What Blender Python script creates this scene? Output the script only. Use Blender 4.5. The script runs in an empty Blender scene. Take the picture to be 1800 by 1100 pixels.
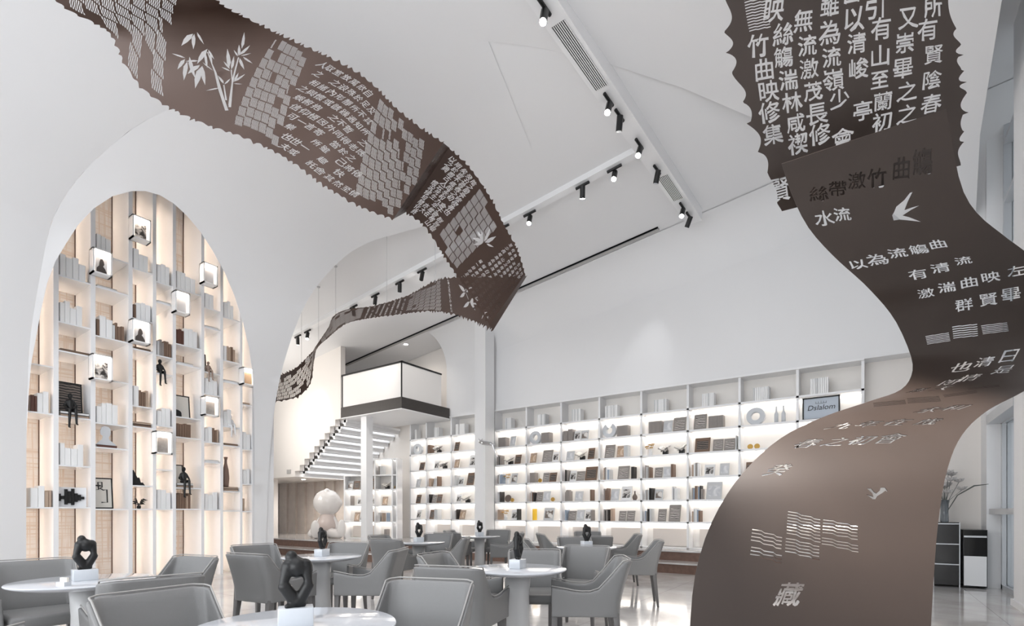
import bpy, bmesh, math, random
import numpy as np
from mathutils import Vector, Matrix
from mathutils.geometry import delaunay_2d_cdt

random.seed(7)
rng = np.random.RandomState(5)
scene = bpy.context.scene
COL = scene.collection

# ------------------------------------------------------------------ camera
EYE = Vector((0.0, 0.0, 1.15))
YAW = math.atan2(0.569, 0.822)
cam_data = bpy.data.cameras.new('camera')
cam_data.sensor_width = 36.0
cam_data.lens = 18.0
cam_data.shift_y = 350.0 / 1800.0
cam_data.clip_start = 0.05
cam_data.clip_end = 200
cam = bpy.data.objects.new('camera', cam_data)
COL.objects.link(cam)
cam.location = EYE
cam.rotation_euler = (math.radians(90), 0, YAW)
scene.camera = cam

# ------------------------------------------------------------------ world, big lights, exposure
scene.view_settings.view_transform = 'Standard'
scene.view_settings.look = 'None'
scene.view_settings.gamma = 1.0
scene.view_settings.use_curve_mapping = False
scene.view_settings.exposure = 0.42
world = bpy.data.worlds.new('daylight')
scene.world = world
world.use_nodes = True
bg = world.node_tree.nodes['Background']
bg.inputs['Color'].default_value = (0.93, 0.965, 1.0, 1)
bg.inputs['Strength'].default_value = 0.6


def area_light(name, loc, target, sx, sy, power, color):
    d = bpy.data.lights.new(name, 'AREA')
    d.shape = 'RECTANGLE'
    d.size, d.size_y = sx, sy
    d.energy = power
    d.color = color
    o = bpy.data.objects.new(name, d)
    COL.objects.link(o)
    o.location = loc
    v = Vector(target) - Vector(loc)
    o.rotation_euler = v.to_track_quat('-Z', 'Y').to_euler()
    return o


# unseen fill lights added behind the camera, overhead and hidden at far left
area_light('rear_fill_light', (-3.5, -5.6, 1.6), (-4.2, 3.0, 5.6), 10.0, 3.0, 400, (0.93, 0.965, 1.0))
area_light('overhead_fill_light', (-3.0, -0.4, 6.0), (-3.0, -0.2, 0), 5.0, 4.4, 170, (0.97, 0.98, 1.0))
area_light('far_left_fill_light', (-13.4, 6.1, 3.4), (-11.0, 9.5, 4.6), 2.2, 2.2, 70, (1.0, 0.95, 0.89))


def spot_light(name, loc, target, power, angle, blend=0.8, color=(1, .95, .9), size=0.05):
    d = bpy.data.lights.new(name, 'SPOT')
    d.energy = power
    d.spot_size = math.radians(angle)
    d.spot_blend = blend
    d.color = color
    d.shadow_soft_size = size
    o = bpy.data.objects.new(name, d)
    COL.objects.link(o)
    o.location = loc
    v = Vector(target) - Vector(loc)
    o.rotation_euler = v.to_track_quat('-Z', 'Y').to_euler()
    return o


# ------------------------------------------------------------------ helpers
def cam_room(xc, d):
    return (0.822 * xc - 0.569 * d, 0.569 * xc + 0.822 * d)


def at(px, py, d):
    """the point at depth d that the photograph shows at px, py"""
    x, y = cam_room((px - 900) / 900 * d, d)
    return Vector((x, y, 1.15 - (py - 900) / 900 * d))


def on_x(px, py, X):
    s = (px - 900) / 900
    return at(px, py, X / (0.822 * s - 0.569))


def on_y(px, py, Y):
    s = (px - 900) / 900
    return at(px, py, Y / (0.569 * s + 0.822))


def project(p):
    """numpy (n,3) -> pixel coords"""
    p = np.asarray(p, float)
    dx, dy, dz = p[..., 0], p[..., 1], p[..., 2] - 1.15
    xc = dx * 0.822 + dy * 0.569
    zc = -0.569 * dx + 0.822 * dy
    return np.stack([900 + 900 * xc / zc, 900 - 900 * dz / zc], -1)


def lin(c):
    return tuple(((v / 255) / 12.92 if v / 255 <= 0.04045 else ((v / 255 + 0.055) / 1.055) ** 2.4) for v in c)


MATS = {}


def mat(name, rgb, rough=0.5, metal=0.0, spec=0.5, emit=None, strength=0.0, alpha=None, transmission=0.0, noise=0.0,
        noise_scale=30.0, bump=0.0, bump_scale=80.0, coat=0.0, srgb=True):
    if name in MATS:
        return MATS[name]
    m = bpy.data.materials.new(name)
    m.use_nodes = True
    nt = m.node_tree
    b = nt.nodes['Principled BSDF']
    c = lin(rgb) if srgb else rgb
    b.inputs['Base Color'].default_value = (*c, 1)
    b.inputs['Roughness'].default_value = rough
    b.inputs['Metallic'].default_value = metal
    b.inputs['Specular IOR Level'].default_value = spec
    b.inputs['Coat Weight'].default_value = coat
    b.inputs['Transmission Weight'].default_value = transmission
    if emit:
        b.inputs['Emission Color'].default_value = (*emit, 1)
        b.inputs['Emission Strength'].default_value = strength
    if noise > 0 or bump > 0:
        tc = nt.nodes.new('ShaderNodeTexCoord')
    if noise > 0:
        n = nt.nodes.new('ShaderNodeTexNoise')
        n.inputs['Scale'].default_value = noise_scale
        n.inputs['Detail'].default_value = 5
        nt.links.new(tc.outputs['Object'], n.inputs['Vector'])
        r = nt.nodes.new('ShaderNodeValToRGB')
        r.color_ramp.elements[0].position = 0.3
        r.color_ramp.elements[1].position = 0.7
        r.color_ramp.elements[0].color = (*[max(0, v * (1 - noise)) for v in c], 1)
        r.color_ramp.elements[1].color = (*[min(1, v * (1 + noise)) for v in c], 1)
        nt.links.new(n.outputs['Fac'], r.inputs['Fac'])
        nt.links.new(r.outputs['Color'], b.inputs['Base Color'])
    if bump > 0:
        n2 = nt.nodes.new('ShaderNodeTexNoise')
        n2.inputs['Scale'].default_value = bump_scale
        n2.inputs['Detail'].default_value = 4
        nt.links.new(tc.outputs['Object'], n2.inputs['Vector'])
        bp = nt.nodes.new('ShaderNodeBump')
        bp.inputs['Strength'].default_value = bump
        bp.inputs['Distance'].default_value = 0.01
        nt.links.new(n2.outputs['Fac'], bp.inputs['Height'])
        nt.links.new(bp.outputs['Normal'], b.inputs['Normal'])
    MATS[name] = m
    return m


def obj(name, verts, faces, material=None, parent=None, loc=(0, 0, 0), rot=(0, 0, 0), smooth=False, kind=None, mats=None, fmat=None):
    me = bpy.data.meshes.new(name)
    me.from_pydata([tuple(v) for v in verts], [], [tuple(f) for f in faces])
    me.update()
    for m in (mats or ([material] if material else [])):
        me.materials.append(m)
    if fmat is not None:
        me.polygons.foreach_set('material_index', fmat)
    if smooth:
        me.polygons.foreach_set('use_smooth', [True] * len(me.polygons))
    o = bpy.data.objects.new(name, me)
    COL.objects.link(o)
    o.location = loc
    o.rotation_euler = rot
    if parent:
        o.parent = parent
    if kind:
        o['kind'] = kind
    return o


class MB:
    """collects shapes of ONE part"""
    def __init__(s):
        s.v, s.f, s.m = [], [], []

    def add(s, v, f, mi=0):
        k = len(s.v)
        s.v += [tuple(x) for x in v]
        s.f += [tuple(i + k for i in q) for q in f]
        s.m += [mi] * len(f)
        return s

    def box(s, x0, y0, z0, x1, y1, z1, mi=0, M=None):
        v = [(x, y, z) for z in (z0, z1) for y in (y0, y1) for x in (x0, x1)]
        f = [(0, 2, 3, 1), (4, 5, 7, 6), (0, 1, 5, 4), (2, 6, 7, 3), (0, 4, 6, 2), (1, 3, 7, 5)]
        if M is not None:
            v = [tuple(M @ Vector(p)) for p in v]
        return s.add(v, f, mi)

    def lathe(s, prof, n=32, mi=0, c=(0, 0, 0), cap=True, sy=1.0):
        v, f = [], []
        for r, z in prof:
            for i in range(n):
                a = 2 * math.pi * i / n
                v.append((c[0] + r * math.cos(a), c[1] + r * math.sin(a) * sy, c[2] + z))
        for k in range(len(prof) - 1):
            for i in range(n):
                j = (i + 1) % n
                f.append((k * n + i, k * n + j, (k + 1) * n + j, (k + 1) * n + i))
        if cap:
            f.append(tuple(reversed(range(n))))
            f.append(tuple((len(prof) - 1) * n + i for i in range(n)))
        return s.add(v, f, mi)

    def tube(s, pts, r, n=8, mi=0):
        """tapered tube along a poly-line; r number or list"""
        pts = [Vector(p) for p in pts]
        rs = r if isinstance(r, (list, tuple)) else [r] * len(pts)
        v, f = [], []
        for i, p in enumerate(pts):
            t = (pts[min(i + 1, len(pts) - 1)] - pts[max(i - 1, 0)]).normalized()
            a = Vector((0, 0, 1)) if abs(t.z) < 0.9 else Vector((1, 0, 0))
            u = t.cross(a).normalized()
            w = t.cross(u)
            for k in range(n):
                an = 2 * math.pi * k / n
                v.append(p + (u * math.cos(an) + w * math.sin(an)) * rs[i])
        for i in range(len(pts) - 1):
            for k in range(n):
                j = (k + 1) % n
                f.append((i * n + k, i * n + j, (i + 1) * n + j, (i + 1) * n + k))
        f.append(tuple(reversed(range(n))))
        f.append(tuple((len(pts) - 1) * n + k for k in range(n)))
        return s.add(v, f, mi)

    def build(s, name, material=None, parent=None, loc=(0, 0, 0), rot=(0, 0, 0), smooth=False, kind=None, mats=None, bevel=0.0, seg=2):
        o = obj(name, s.v, s.f, material, parent, loc, rot, smooth, kind, mats, s.m if mats else None)
        if bevel > 0:
            b = o.modifiers.new('bevel', 'BEVEL')
            b.width = bevel
            b.segments = seg
            b.limit_method = 'ANGLE'
            o.data.polygons.foreach_set('use_smooth', [True] * len(o.data.polygons))
        return o


def tag(o, label, cat, group=None, kind=None):
    o['label'] = label
    o['category'] = cat
    if group:
        o['group'] = group
    if kind:
        o['kind'] = kind
    return o


def thing(name, label, cat, loc=(0, 0, 0), rotz=0.0, group=None):
    o = bpy.data.objects.new(name, None)
    o.empty_display_size = 0.1
    COL.objects.link(o)
    o.location = loc
    o.rotation_euler = (0, 0, rotz)
    return tag(o, label, cat, group)


def dup(root, loc, rotz, label, group=None, scale=None):
    r = root.copy()
    COL.objects.link(r)
    r.location = loc
    r.rotation_euler = (0, 0, rotz)
    r['label'] = label
    if group:
        r['group'] = group
    if scale:
        r.scale = scale
    for ch in list(root.children):
        c = ch.copy()
        COL.objects.link(c)
        c.parent = r
        for g in list(ch.children):
            d = g.copy()
            COL.objects.link(d)
            d.parent = c
    return r


def dedup_mesh(o, name):
    """apply an object's modifiers into one plain mesh"""
    dg = bpy.context.evaluated_depsgraph_get()
    dg.update()
    me = bpy.data.meshes.new_from_object(o.evaluated_get(dg))
    me.name = name
    o.modifiers.clear()
    o.data = me
    return o


def body(name, bones, material, parent=None, voxel=0.005, smooth=6, loc=(0, 0, 0), rot=(0, 0, 0), balls=()):
    """one continuous body: rounded tapered bones fused by a voxel remesh and smoothed"""
    bm = bmesh.new()

    def ball(c, r, sc=(1, 1, 1)):
        M = Matrix.Translation(c) @ Matrix.Diagonal((*[r * s for s in sc], 1))
        bmesh.ops.create_icosphere(bm, subdivisions=3, radius=1.0, matrix=M)
    for p0, r0, p1, r1 in bones:
        p0, p1 = Vector(p0), Vector(p1)
        n = max(2, int((p1 - p0).length / (0.35 * min(r0, r1))) + 1)
        for i in range(n + 1):
            t = i / n
            ball(p0.lerp(p1, t), r0 + (r1 - r0) * t)
    for b in balls:
        ball(Vector(b[0]), b[1], b[2])
    me = bpy.data.meshes.new(name)
    bm.to_mesh(me)
    bm.free()
    o = bpy.data.objects.new(name, me)
    COL.objects.link(o)
    m = o.modifiers.new('r', 'REMESH')
    m.mode = 'VOXEL'
    m.voxel_size = voxel
    m.use_smooth_shade = True
    s = o.modifiers.new('s', 'SMOOTH')
    s.iterations = smooth
    s.factor = 0.5
    dedup_mesh(o, name)
    o.data.materials.clear()
    o.data.materials.append(material)
    o.location = loc
    o.rotation_euler = rot
    if parent:
        o.parent = parent
    return o


ORD = ['first', 'second', 'third', 'fourth', 'fifth', 'sixth', 'seventh', 'eighth', 'ninth', 'tenth', 'eleventh', 'twelfth']


# ------------------------------------------------------------------ curved sheets with real cut-outs
def catmull(pts, n):
    """n samples by chord length through points (k,3)"""
    P = np.asarray(pts, float)
    seg = np.linalg.norm(np.diff(P, axis=0), axis=1)
    t = np.concatenate([[0], np.cumsum(seg)])
    return catmull_t(P, t, np.linspace(0, t[-1], n))


def catmull_t(P, t, q):
    m = np.zeros_like(P)
    k = len(P)
    for i in range(k):
        a, b = max(i - 1, 0), min(i + 1, k - 1)
        m[i] = (P[b] - P[a]) / max(t[b] - t[a], 1e-9)
    i = np.clip(np.searchsorted(t, q, side='right') - 1, 0, k - 2)
    h = (t[i + 1] - t[i])
    x = ((q - t[i]) / h)[:, None]
    h = h[:, None]
    return ((2 * x**3 - 3 * x**2 + 1) * P[i] + (x**3 - 2 * x**2 + x) * h * m[i]
            + (-2 * x**3 + 3 * x**2) * P[i + 1] + (x**3 - x**2) * h * m[i + 1])


class Sheet:
    """ruled surface between two edges; u runs along, v across, both in metres"""
    def __init__(s, A, B, smooth=True, warp=None):
        A, B = np.asarray(A, float), np.asarray(B, float)
        mid = (A + B) / 2
        seg = np.maximum(np.linalg.norm(np.diff(mid, axis=0), axis=1), 1e-4)
        s.t = np.concatenate([[0], np.cumsum(seg)])
        s.L = s.t[-1]
        s.W = float(np.mean(np.linalg.norm(A - B, axis=1)))
        s.A, s.B, s.smooth, s.warp = A, B, smooth, warp

    def __call__(s, uv):
        uv = np.asarray(uv, float)
        u = np.clip(uv[:, 0], 0, s.L)
        if s.smooth:
            a, b = catmull_t(s.A, s.t, u), catmull_t(s.B, s.t, u)
        else:
            a = np.stack([np.interp(u, s.t, s.A[:, k]) for k in range(3)], 1)
            b = np.stack([np.interp(u, s.t, s.B[:, k]) for k in range(3)], 1)
        w = (uv[:, 1] / s.W)[:, None]
        p = a + (b - a) * w
        if s.warp is not None:
            p = p + s.warp(uv, s)
        return p

    def grid(s):
        if not hasattr(s, '_g'):
            uu, vv = np.meshgrid(np.linspace(0, s.L, 900), np.linspace(0, s.W, 260), indexing='ij')
            s._guv = np.stack([uu.ravel(), vv.ravel()], 1)
            s._g = project(s(s._guv))
        return s._guv, s._g

    def find(s, px, py):
        g, q = s.grid()
        i = np.argmin((q[:, 0] - px) ** 2 + (q[:, 1] - py) ** 2)
        return g[i].copy()


def in_poly(pts, loops):
    """even-odd test of points against several closed loops"""
    r = np.zeros(len(pts), bool)
    x, y = pts[:, 0], pts[:, 1]
    for L in loops:
        a, b = L, np.roll(L, -1, axis=0)
        for (x0, y0), (x1, y1) in zip(a, b):
            if y0 == y1:
                continue
            c = ((y0 > y) != (y1 > y)) & (x < (x1 - x0) * (y - y0) / (y1 - y0) + x0)
            r ^= c
    return r


def cut_sheet(name, sheet, outline, holes, material, parent=None, du=0.05, dv=0.12, thick=0.004, kind=None, smooth=True):
    """holes: list of lists of loops (each inner list is one glyph, even-odd)"""
    V, E = [], []

    def add_loop(L):
        k = len(V)
        V.extend([(float(p[0]), float(p[1])) for p in L])
        n = len(L)
        E.extend([(k + i, k + (i + 1) % n) for i in range(n)])
    add_loop(outline)
    for h in holes:
        for L in h:
            add_loop(L)
    lo, hi = outline.min(0), outline.max(0)
    gu = np.arange(lo[0] + du / 2, hi[0], du)
    gv = np.arange(lo[1] + dv / 2, hi[1], dv)
    G = np.stack(np.meshgrid(gu, gv, indexing='ij'), -1).reshape(-1, 2)
    G = G + rng.uniform(-0.08, 0.08, G.shape) * np.array([du, dv])
    G = G[in_poly(G, [outline])]
    V.extend([tuple(map(float, p)) for p in G])
    r = delaunay_2d_cdt([Vector(p) for p in V], E, [], 0, 1e-6)
    vv = np.array([(p.x, p.y) for p in r[0]])
    F = np.array([tuple(f) for f in r[2]])
    c = vv[F].mean(1)
    keep = in_poly(c, [outline])
    for h in holes:
        allp = np.concatenate(h)
        a, b = allp.min(0), allp.max(0)
        idx = np.where((c[:, 0] >= a[0]) & (c[:, 0] <= b[0]) & (c[:, 1] >= a[1]) & (c[:, 1] <= b[1]) & keep)[0]
        if len(idx):
            keep[idx[in_poly(c[idx], h)]] = False
    F = F[keep]
    used = np.unique(F)
    remap = -np.ones(len(vv), int)
    remap[used] = np.arange(len(used))
    P = sheet(vv[used])
    F = remap[F]
    o = obj(name, P.tolist(), F.tolist(), material, parent, smooth=smooth, kind=kind)
    if thick:
        m = o.modifiers.new('thickness', 'SOLIDIFY')
        m.thickness = thick
        m.offset = 0
        dedup_mesh(o, name)
        o.data.set_sharp_from_angle(angle=math.radians(40))
    return o


# glyph outlines from Blender's own font
_GL = {}


def glyph_loops(ch):
    if ch in _GL:
        return _GL[ch]
    cu = bpy.data.curves.new('glyph', 'FONT')
    cu.body = ch
    cu.size = 1.0
    cu.resolution_u = 2
    cu.shear = 0.28
    cu.offset = 0.0
    cu.fill_mode = 'NONE'
    o = bpy.data.objects.new('glyph', cu)
    COL.objects.link(o)
    dg = bpy.context.evaluated_depsgraph_get()
    dg.update()
    me = o.evaluated_get(dg).to_mesh()
    n = len(me.vertices)
    co = np.array([v.co[:2] for v in me.vertices]) if n else np.zeros((0, 2))
    nxt = {}
    for e in me.edges:
        a, b = e.vertices
        nxt.setdefault(a, []).append(b)
        nxt.setdefault(b, []).append(a)
    seen, loops = set(), []
    for s in range(n):
        if s in seen or s not in nxt:
            continue
        L, p, c = [], None, s
        while c not in seen:
            seen.add(c)
            L.append(c)
            q = [x for x in nxt[c] if x not in seen]
            if not q:
                break
            c = q[0]
        if len(L) > 2:
            P = co[L]
            keep = [0]
            for i in range(1, len(P)):
                if np.linalg.norm(P[i] - P[keep[-1]]) > 0.012:
                    keep.append(i)
            if len(keep) > 2:
                loops.append(P[keep])
    o.evaluated_get(dg).to_mesh_clear()
    bpy.data.objects.remove(o)
    bpy.data.curves.remove(cu)
    if loops:
        allp = np.concatenate(loops)
        c = (allp.min(0) + allp.max(0)) / 2
        s = max((allp.max(0) - allp.min(0)).max(), 0.5)
        loops = [(L - c) / s for L in loops]
        fat = []
        for i, L in enumerate(loops):
            inside = sum(1 for j, M_ in enumerate(loops) if j != i and in_poly(L[:1], [M_])[0])
            x, y = L[:, 0], L[:, 1]
            area = np.sum(x * np.roll(y, -1) - np.roll(x, -1) * y)
            t = np.roll(L, -1, 0) - np.roll(L, 1, 0)
            t /= np.maximum(np.linalg.norm(t, axis=1), 1e-6)[:, None]
            nrm = np.stack([t[:, 1], -t[:, 0]], 1) * (1 if area > 0 else -1)   # outward
            # brush-like swelling: fuller low and to the right of each stroke, thinner at the tips
            w = .021 + .011 * np.sin(7 * x + 3.1 * y + 2.0 * i) + .008 * np.sin(13 * y - 5 * x)
            if inside % 2:
                w = np.minimum(w, .12 * min(np.ptp(x), np.ptp(y))) * -1
            fat.append(L + nrm * w[:, None])
        loops = fat
    _GL[ch] = loops
    return loops


def glyph_at(ch, uv, size, up, right, squash=1.0):
    """up/right: 2D unit vectors in (u,v)"""
    up, right = np.array(up, float), np.array(right, float)
    return [np.array(uv) + (L[:, :1] * right * squash + L[:, 1:] * up) * size for L in glyph_loops(ch)]


def poly_at(pts, uv, size, up, right):
    P = np.array(pts, float)
    return [np.array(uv) + (P[:, :1] * np.array(right) + P[:, 1:] * np.array(up)) * size]


def wave_block(uv0, along, across, n, thick=0.5, step=0.35, ncut=1):
    """n slots with a step in the middle; along/across are 2D vectors spanning the block"""
    uv0, along, across = np.array(uv0), np.array(along, float), np.array(across, float)
    out = []
    for i in range(n):
        y0 = (i + 0.15) / n
        y1 = y0 + thick / n
        d = step / n
        xs = [(0, 0), (0.3, 0), (0.42, d), (0.72, d), (0.82, 2 * d), (1, 2 * d)]
        top = [(x, y0 + s) for x, s in xs]
        bot = [(x, y1 + s) for x, s in reversed(xs)]
        P = np.array(top + bot)
        out.append([uv0 + P[:, :1] * along + P[:, 1:] * across])
    return out


def slab(name, x0, y0, z0, x1, y1, z1, m, kind='structure', parent=None, bevel=0.0):
    return MB().box(x0, y0, z0, x1, y1, z1).build(name, m, parent, kind=kind, bevel=bevel)

# ------------------------------------------------------------------ materials of the setting
M_PLASTER = mat('plaster', (236, 236, 237), 0.65, bump=0.02, bump_scale=25)
M_WHITE = mat('white_lacquer', (240, 240, 241), 0.35)
M_WARM = mat('warm_plaster', (236, 231, 226), 0.6, bump=0.02, bump_scale=25)
M_BEIGE = mat('beige_panel', (214, 203, 194), 0.5, noise=0.05, noise_scale=6)
M_RISER = mat('brown_riser', (122, 96, 84), 0.45, noise=0.15, noise_scale=14)
M_BLACK = mat('black_metal', (14, 14, 15), 0.4)
M_DARKBAND = mat('dark_fascia', (62, 57, 54), 0.45, noise=0.08, noise_scale=20)
M_GREYTRIM = mat('grey_trim', (178, 176, 174), 0.5)
M_FRAME = mat('aluminium', (205, 207, 210), 0.35, 0.3)
M_GROOVE_SHADE = mat('groove_shade', (70, 74, 78), 0.5)  # dark tone painted for the shade in the ceiling groove


def led(name, strength, col=(1.0, 0.93, 0.84)):
    return mat(name, (255, 250, 245), 0.5, emit=col, strength=strength)


M_LED = led('shelf_light', 11.0, (1.0, 0.95, 0.89))
M_LEDSTEP = led('step_light', 4.0, (0.92, 0.96, 1.0))
M_LEDWARM = led('warm_light', 11.0, (1.0, 0.84, 0.70))
M_LAMP = led('lamp_lens', 60.0, (1.0, 0.96, 0.92))

# marble floor
M_FLOOR = bpy.data.materials.new('polished_marble')
M_FLOOR.use_nodes = True
nt = M_FLOOR.node_tree
b = nt.nodes['Principled BSDF']
b.inputs['Roughness'].default_value = 0.09
b.inputs['Specular IOR Level'].default_value = 0.7
tc = nt.nodes.new('ShaderNodeTexCoord')
n1 = nt.nodes.new('ShaderNodeTexNoise')
n1.inputs['Scale'].default_value = 0.9
n1.inputs['Detail'].default_value = 8
n1.inputs['Distortion'].default_value = 1.6
r1 = nt.nodes.new('ShaderNodeValToRGB')
r1.color_ramp.elements[0].position = 0.35
r1.color_ramp.elements[1].position = 0.62
r1.color_ramp.elements[0].color = (*lin((196, 192, 189)), 1)
r1.color_ramp.elements[1].color = (*lin((222, 220, 219)), 1)
br = nt.nodes.new('ShaderNodeTexBrick')
br.offset = 0
br.inputs['Scale'].default_value = 1.0
br.inputs['Brick Width'].default_value = 1.2
br.inputs['Row Height'].default_value = 1.2
br.inputs['Mortar Size'].default_value = 0.004
br.inputs['Mortar'].default_value = (*lin((168, 165, 163)), 1)
nt.links.new(tc.outputs['Object'], n1.inputs['Vector'])
nt.links.new(tc.outputs['Object'], br.inputs['Vector'])
nt.links.new(n1.outputs['Fac'], r1.inputs['Fac'])
nt.links.new(r1.outputs['Color'], br.inputs['Color1'])
nt.links.new(r1.outputs['Color'], br.inputs['Color2'])
nt.links.new(br.outputs['Color'], b.inputs['Base Color'])

# ------------------------------------------------------------------ the setting
slab('floor', -18, -6, -0.2, 3, 12, 0, M_FLOOR)
slab('ceiling_light_block', -18, -6, 7.6, 3, 12, 7.75, M_PLASTER)  # unseen slab added to keep sky light from leaking in above
slab('wall_back', -18, 10.95, -0.2, 3, 11.15, 7.7, M_WARM)
slab('wall_far_left', -18.2, -6, -0.2, -18, 12, 7.7, M_WARM)


def CZ(X):
    """height of the sloping ceiling"""
    return 7.02 + 0.115 * X


# upper wall over the shelves, flush with their fronts
obj('wall_upper', [(-9.55, 10.62, 3.77), (3, 10.62, 3.77), (3, 10.62, 7.6), (-9.55, 10.62, 7.6),
                   (-9.55, 10.95, 3.77), (3, 10.95, 3.77), (3, 10.95, 7.6), (-9.55, 10.95, 7.6)],
    [(0, 1, 2, 3), (0, 3, 7, 4), (4, 5, 1, 0), (1, 5, 6, 2)], M_PLASTER, kind='structure')

# sloping ceiling
ceil_pts = [(-17.9, 5.75), (-7.2, 5.75), (-5.4, 3.6), (3, 3.6), (3, 10.94), (-17.9, 10.94)]
obj('ceiling', [(x, y, CZ(x)) for x, y in ceil_pts] + [(x, y, CZ(x) + .08) for x, y in ceil_pts],
    [(0, 1, 2, 3, 4, 5), (6, 7, 8, 9, 10, 11)], M_PLASTER, kind='structure')
# cove between ceiling and wall
cv, cf = [], []
NX, NA = 24, 14
for i in range(NX + 1):
    X = -9.55 + (3 + 9.55) * i / NX
    for k in range(NA + 1):
        a = math.pi / 2 * k / NA
        cv.append((X, 9.86 + 0.762 * math.sin(a), CZ(X) - 0.012 - 0.85 * (1 - math.cos(a))))
for i in range(NX):
    for k in range(NA):
        q = i * (NA + 1) + k
        cf.append((q, q + 1, q + NA + 2, q + NA + 1))
obj('ceiling_cove', cv, cf, M_PLASTER, smooth=True, kind='structure')

# vaulted shell on the left: between the edge of the near vault and the jamb of the back opening
E_PTS = [(-9.8, 2.05, 0), (-9.8, 2.05, 1.15), (-9.78, 2.05, 2.3), (-9.68, 2.05, 3.33), (-9.58, 2.06, 3.75), (-9.27, 2.09, 4.46),
         (-8.98, 2.11, 4.94), (-8.61, 2.12, 5.13), (-8.03, 2.22, 5.42), (-7.54, 2.32, 5.56), (-7.11, 2.43, 5.69),
         (-6.62, 2.59, 5.78), (-5.74, 3.02, 5.95), (-4.85, 3.5, 6.08), (-4.41, 3.88, 6.29), (-3.86, 4.44, 6.50), (-3.6, 4.72, 6.60)]
A_PTS = [(-9.8, 5.55, 0), (-9.8, 5.58, .585), (-9.8, 5.66, 2.29), (-9.65, 5.72, 3.53), (-9.11, 5.67, 4.43), (-8.49, 5.68, 5.16),
         (-7.7, 5.79, 5.67), (-7.14, 5.94, 5.87), (-6.45, 6.23, 5.99), (-5.74, 6.6, 6.16), (-5.2, 6.96, 6.40), (-4.32, 7.23, 6.52)]
NS = 40
e = catmull(E_PTS, 400)
a = catmull(A_PTS, 400)
zl = np.concatenate([np.linspace(0, 4.4, 14), np.linspace(4.6, 5.5, 10), np.linspace(5.55, 6.52, 18)])


def by_z(c, z):
    z0 = np.maximum.accumulate(c[:, 2] + np.arange(len(c)) * 1e-7)
    return np.stack([np.interp(z, z0, c[:, k]) for k in range(3)], 1)


zE = np.where(zl > 5.9, 5.9 + (zl - 5.9) * (6.6 - 5.9) / (6.52 - 5.9), zl)
EL, AL = by_z(e, zE), by_z(a, zl)
shell = Sheet(EL, AL, smooth=False)
arch_px = [(45, 1000), (46, 900), (48, 760), (50, 690), (55, 640), (62, 595), (72, 545), (84, 497), (98, 460), (115, 428), (138, 395), (165, 366),
           (198, 344), (232, 335), (256, 336), (280, 342), (305, 357), (330, 380), (352, 408), (374, 440), (395, 478), (412, 520),
           (427, 565), (437, 610), (443, 650), (446, 700), (447, 780), (447, 880), (447, 999)]
arch = [shell.find(x, y) for x, y in arch_px]
arch = [(-0.2, arch[0][1])] + arch + [(-0.2, arch[-1][1])]
arch = np.array(arch)
outl = np.array([(0, 0), (shell.L, 0), (shell.L, shell.W), (0, shell.W)], float)
du_ = np.linspace(0, shell.L, 60)
outl = np.concatenate([np.stack([du_, 0 * du_], 1), np.stack([du_[::-1], 0 * du_ + shell.W], 1)])
cut_sheet('wall_left', shell, outl, [[arch]], M_PLASTER, du=0.12, dv=0.25, thick=0.0, kind='structure')

# near vault: everything this side of the edge
ER = [(-1.99, 6.83, 6.74), (-1.22, 8.03, 6.71), (-.72, 8.86, 6.62), (-.1, 9.75, 6.3), (.58, 10.37, 5.7)]
FR = [(1.2, -6, 5.9), (1.2, 3, 6.2), (1.15, 7.2, 6.45), (1.25, 9.2, 6.2), (1.4, 10.7, 5.7)]
EN = np.concatenate([EL, [(-3.22, 5.13, 6.644), (-2.75, 5.72, 6.70)]])
FL = []
for x, y, z in EN:
    FL.append((x + (0.9 * max(0, (x + 5)) if x > -5 else 0) + 2.2 * min(1, max(0, (-4 - x) / 4)), -6, z - .75 * min(1, max(0, (z - 3) / 2.5))))  # near end turned in and lowered to darken the vault
FA = np.concatenate([np.array(FL), np.array(FR)])
EA = np.concatenate([EN, np.array(ER)])
vv, ff = [], []
K = 16
for p, q in zip(EA, FA):
    for k in range(K + 1):
        vv.append(tuple(p + (q - p) * k / K))
for i in range(len(EA) - 1):
    for k in range(K):
        s0 = i * (K + 1) + k
        ff.append((s0, s0 + 1, s0 + K + 2, s0 + K + 1))
obj('ceiling_vault', vv, ff, M_PLASTER, smooth=True, kind='structure')

# enclosure added behind the left bookcase so stray daylight stays out
slab('wall_behind_bookcase', -10.75, 1.5, 0, -10.62, 5.75, 7.5, M_WARM)
slab('wall_bookcase_return', -10.75, 5.55, 0, -9.82, 5.75, 7.5, M_PLASTER)
slab('wall_bookcase_end', -10.75, 1.5, 0, -9.82, 1.7, 7.5, M_PLASTER)

# platform and steps
def step(name, x0, y0, z0, x1, y1, z1):
    m = MB().box(x0, y0, z0, x1, y1, z1 - 0.03, 0).box(x0, y0 - 0.03, z1 - 0.03, x1, y1, z1, 1)
    return m.build(name, mats=[M_RISER, M_FLOOR], kind='structure')


step('floor_platform', -9.2, 10.1, 0, 0.62, 10.95, 0.4)
step('floor_step', -9.2, 9.65, 0, 0.62, 10.1, 0.2)
step('floor_stage', -17.9, 8.3, 0, -9.2, 10.95, 0.4)
step('floor_stage_step', -17.9, 7.85, 0, -9.2, 8.3, 0.2)

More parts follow.
